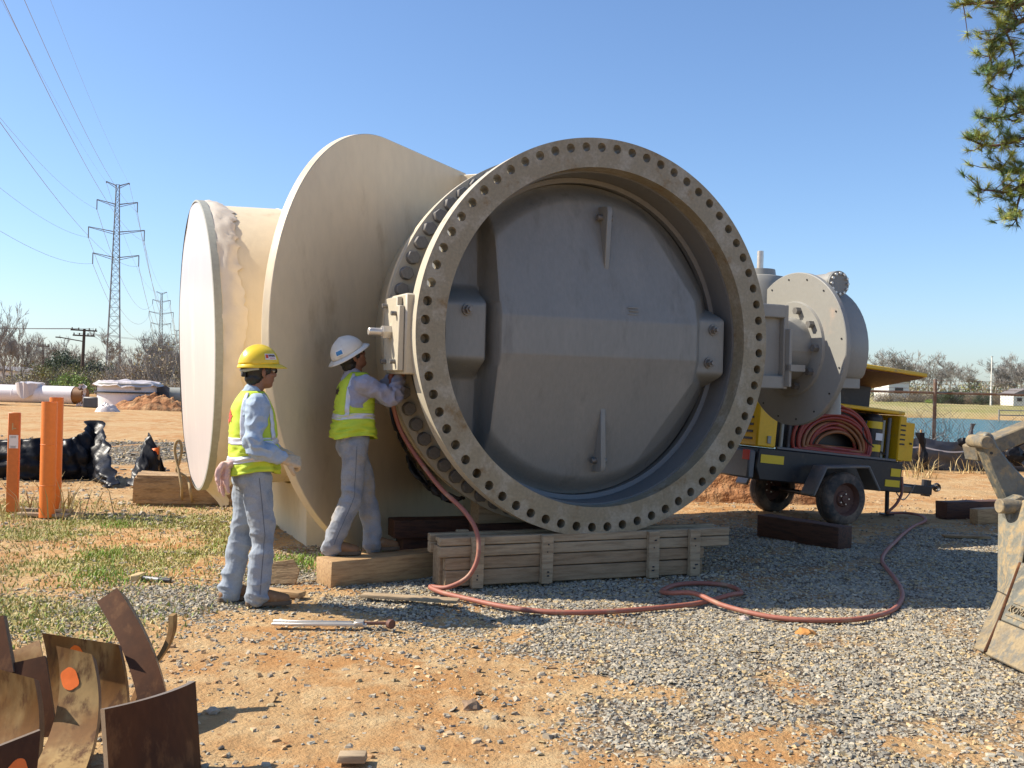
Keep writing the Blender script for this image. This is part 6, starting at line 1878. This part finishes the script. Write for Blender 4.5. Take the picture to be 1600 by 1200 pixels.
# ------------------------------------------------------------------ far buildings
def house(loc, w_, d_, h_, rh, label, rz=0.0, nwin=2, roof=True):
    t = thing('house', label, 'building', loc, rz)
    mb = MB(); mb.box((0, 0, h_ / 2), (w_, d_, h_)); mb.build('wall', M['tower_white'], t)
    if roof:
        mb = MB(); mb.prism([(-w_ / 2 - .2, h_), (w_ / 2 + .2, h_), (0, h_ + rh)], (0, 0, 0), (1, 0, 0), (0, 0, 1), (0, 1, 0), d_ + .4); mb.build('roof', M['roof'], t)
    for i in range(nwin):
        x = -w_ / 2 + w_ * (i + .5) / nwin
        mb = MB(); mb.box((x, -d_ / 2 - .02, h_ * .55), (w_ / nwin * .4, .06, h_ * .3)); mb.build('window', M['glass'], t)
    return t
house(on(1393, 128), 2.6, 4, 2.4, .9, 'small cream house beyond the pond beside the compressor lid', .1, 1)
house(on(1592, 118), 2.6, 4, 1.3, .7, 'white house low behind the trees at the right edge', -.1, 2)
house(on(8, 110), 6.5, 8, 1.5, .5, 'long white low building behind the bare trees at left', .0, 4)

# ------------------------------------------------------------------ pine at the right edge
pine = thing('pine_tree', 'pine tree whose needled branches hang in at the upper right', 'tree', (7.6, 12.6, 0))
pl = Vector(pine.location)
mb = MB(); mb.tube([(0, 0, -.1), (.05, 0, 2), (-.03, .05, 4.5), (0, 0, 7), (.02, 0, 9)], [.22, .19, .16, .12, .08], 14); mb.build('trunk', M['pine_bark'], pine)
needles = []; ntint = []
def tuft(c, d, size, rnd):
    d = d.normalized(); n = 64; dark = rnd.uniform(.75, 1.25)
    warm = rnd.random() < .55
    for i in range(n):
        a = Vector((rnd.gauss(0, 1), rnd.gauss(0, 1), rnd.gauss(0, 1))).normalized()
        dv = (d * rnd.uniform(.35, 1.0) + a * .72).normalized(); L_ = size * rnd.uniform(.65, 1.1)
        o = c - d * size * rnd.uniform(0, .55); sd = dv.cross(a); sd = sd.normalized() * .0034 if sd.length > 1e-5 else Vector((.004, 0, 0))
        needles.append((o - sd, o + sd, o + dv * L_))
        b = (.31, .33, .07) if warm else (.16, .235, .09)
        ntint.append(tuple(q * dark * rnd.uniform(.8, 1.2) for q in b))
def limb(pts, r, rnd, twigs, tsize=.16, spread=.22):
    P_ = catmull([p - pl for p in pts], 6)
    mb = MB(); mb.tube(P_, [max(r * (1 - .8 * i / len(P_)), .006) for i in range(len(P_))], 6); o = mb.build('limb', M['pine_bark'], pine, smooth=60)
    mbt = MB()
    for k in range(int(twigs * 1.15)):
        t = rnd.uniform(.12, 1.0) ** .8; i = min(int(t * (len(P_) - 1)), len(P_) - 2); c = P_[i]; d = (P_[i + 1] - P_[i]).normalized()
        q = c + Vector((rnd.gauss(0, spread), rnd.gauss(0, spread), rnd.gauss(.02, spread * .62)))
        mid = c.lerp(q, .5) + Vector((0, 0, rnd.uniform(-.04, .02)))
        mbt.tube([c, mid, q], [.007, .005, .004], 4, cap=False)
        tuft(q, (q - c).normalized() + Vector((0, 0, .5)), tsize, rnd)
        if rnd.random() < .75: tuft(mid + Vector((rnd.gauss(0, .05), rnd.gauss(0, .05), .03)), d + Vector((0, 0, .6)), tsize * .85, rnd)
    tuft(P_[-1], (P_[-1] - P_[-3]).normalized() + Vector((0, 0, .3)), tsize, rnd)
    if mbt.v: stuff(mbt.build('twigs', M['pine_bark'], o, smooth=0))
rnd = random.Random(5)
D = 12.2
tr = lambda z: pl + Vector((0, 0, z))
A_ = lambda x, y, d=D: at(x, y, d)
limb([tr(6.9), A_(1660, -30), A_(1600, 5), A_(1545, 4), A_(1500, 6)], .05, rnd, 30, .15, .16)
limb([tr(6.6), A_(1660, 0), A_(1612, 22), A_(1575, 48), A_(1545, 66)], .05, rnd, 34, .15, .17)
limb([A_(1560, 58), A_(1546, 78), A_(1549, 100), A_(1545, 122), A_(1541, 134)], .02, rnd, 20, .13, .12)
limb([A_(1572, 50), A_(1582, 75), A_(1586, 100), A_(1578, 120)], .014, rnd, 6, .10, .06)
limb([tr(5.9), A_(1660, 120), A_(1605, 168), A_(1565, 184), A_(1530, 183)], .035, rnd, 24, .14, .15)
limb([A_(1610, 150), A_(1585, 152), A_(1570, 158)], .018, rnd, 14, .14, .14)
limb([tr(5.6), A_(1660, 190), A_(1605, 214), A_(1565, 226), A_(1535, 226), A_(1508, 214)], .035, rnd, 24, .14, .12)
limb([tr(5.3), A_(1660, 240), A_(1608, 262), A_(1580, 268), A_(1548, 262)], .03, rnd, 22, .14, .15)
limb([tr(5.1), A_(1660, 280), A_(1605, 288), A_(1575, 300), A_(1552, 298), A_(1524, 296)], .03, rnd, 24, .14, .12)
limb([A_(1612, 262), A_(1596, 300), A_(1588, 330), A_(1590, 352)], .02, rnd, 16, .13, .12)
for k in range(14):                                    # the rest of the crown, outside the picture
    z = 4.6 + k * .33; a = k * 2.2 - .6; L_ = 2.4 - .08 * k
    dv = Vector((abs(math.cos(a)) * .9 + .15, math.sin(a), 0))
    limb([tr(z), tr(z + .15) + dv * L_ * .5, tr(z) + dv * L_], .035, rnd, 18, .16, .24)
V = np.array(needles, dtype=np.float32).reshape(-1, 3); F = np.arange(len(V)).reshape(-1, 3)
me = np_mesh('needles', V, F, smooth=False); set_col(me, 'tint', np.repeat(np.array(ntint, dtype=np.float32), 3, 0))
stuff(link('needles', me, M['leaf'], pine))

# a few larger single stones
def rock(label, loc, s, tint, seed):
    bm = bmesh.new(); bmesh.ops.create_icosphere(bm, subdivisions=2, radius=s)
    for v in bm.verts:
        v.co += v.co.normalized() * s * .5 * mnoise.noise(v.co / s * 1.4 + Vector((seed, 0, 0))); v.co.z *= .6
    me = bpy.data.meshes.new('rock'); bm.to_mesh(me); bm.free(); me.shade_flat(); set_col(me, 'tint', np.tile(np.array(tint), (len(me.vertices), 1)))
    o = link('rock', me, M['stone']); o.location = loc + Vector((0, 0, s * .2)); return tag(o, label, 'stone')
rock('pale stone lying against the red hose on the gravel', gp(1162, 968), .035, (.45, .38, .33), 1)
rock('orange clay lump on the gravel under the hose curve', gp(1258, 992), .06, (.46, .21, .06), 2)
rock('dark single stone on the bare clay before the rusty plates', gp(736, 1106), .05, (.24, .16, .10), 3)
rock('pale pointed stone right of the rusty pile', gp(332, 1113), .03, (.42, .35, .26), 4)

number_groups()
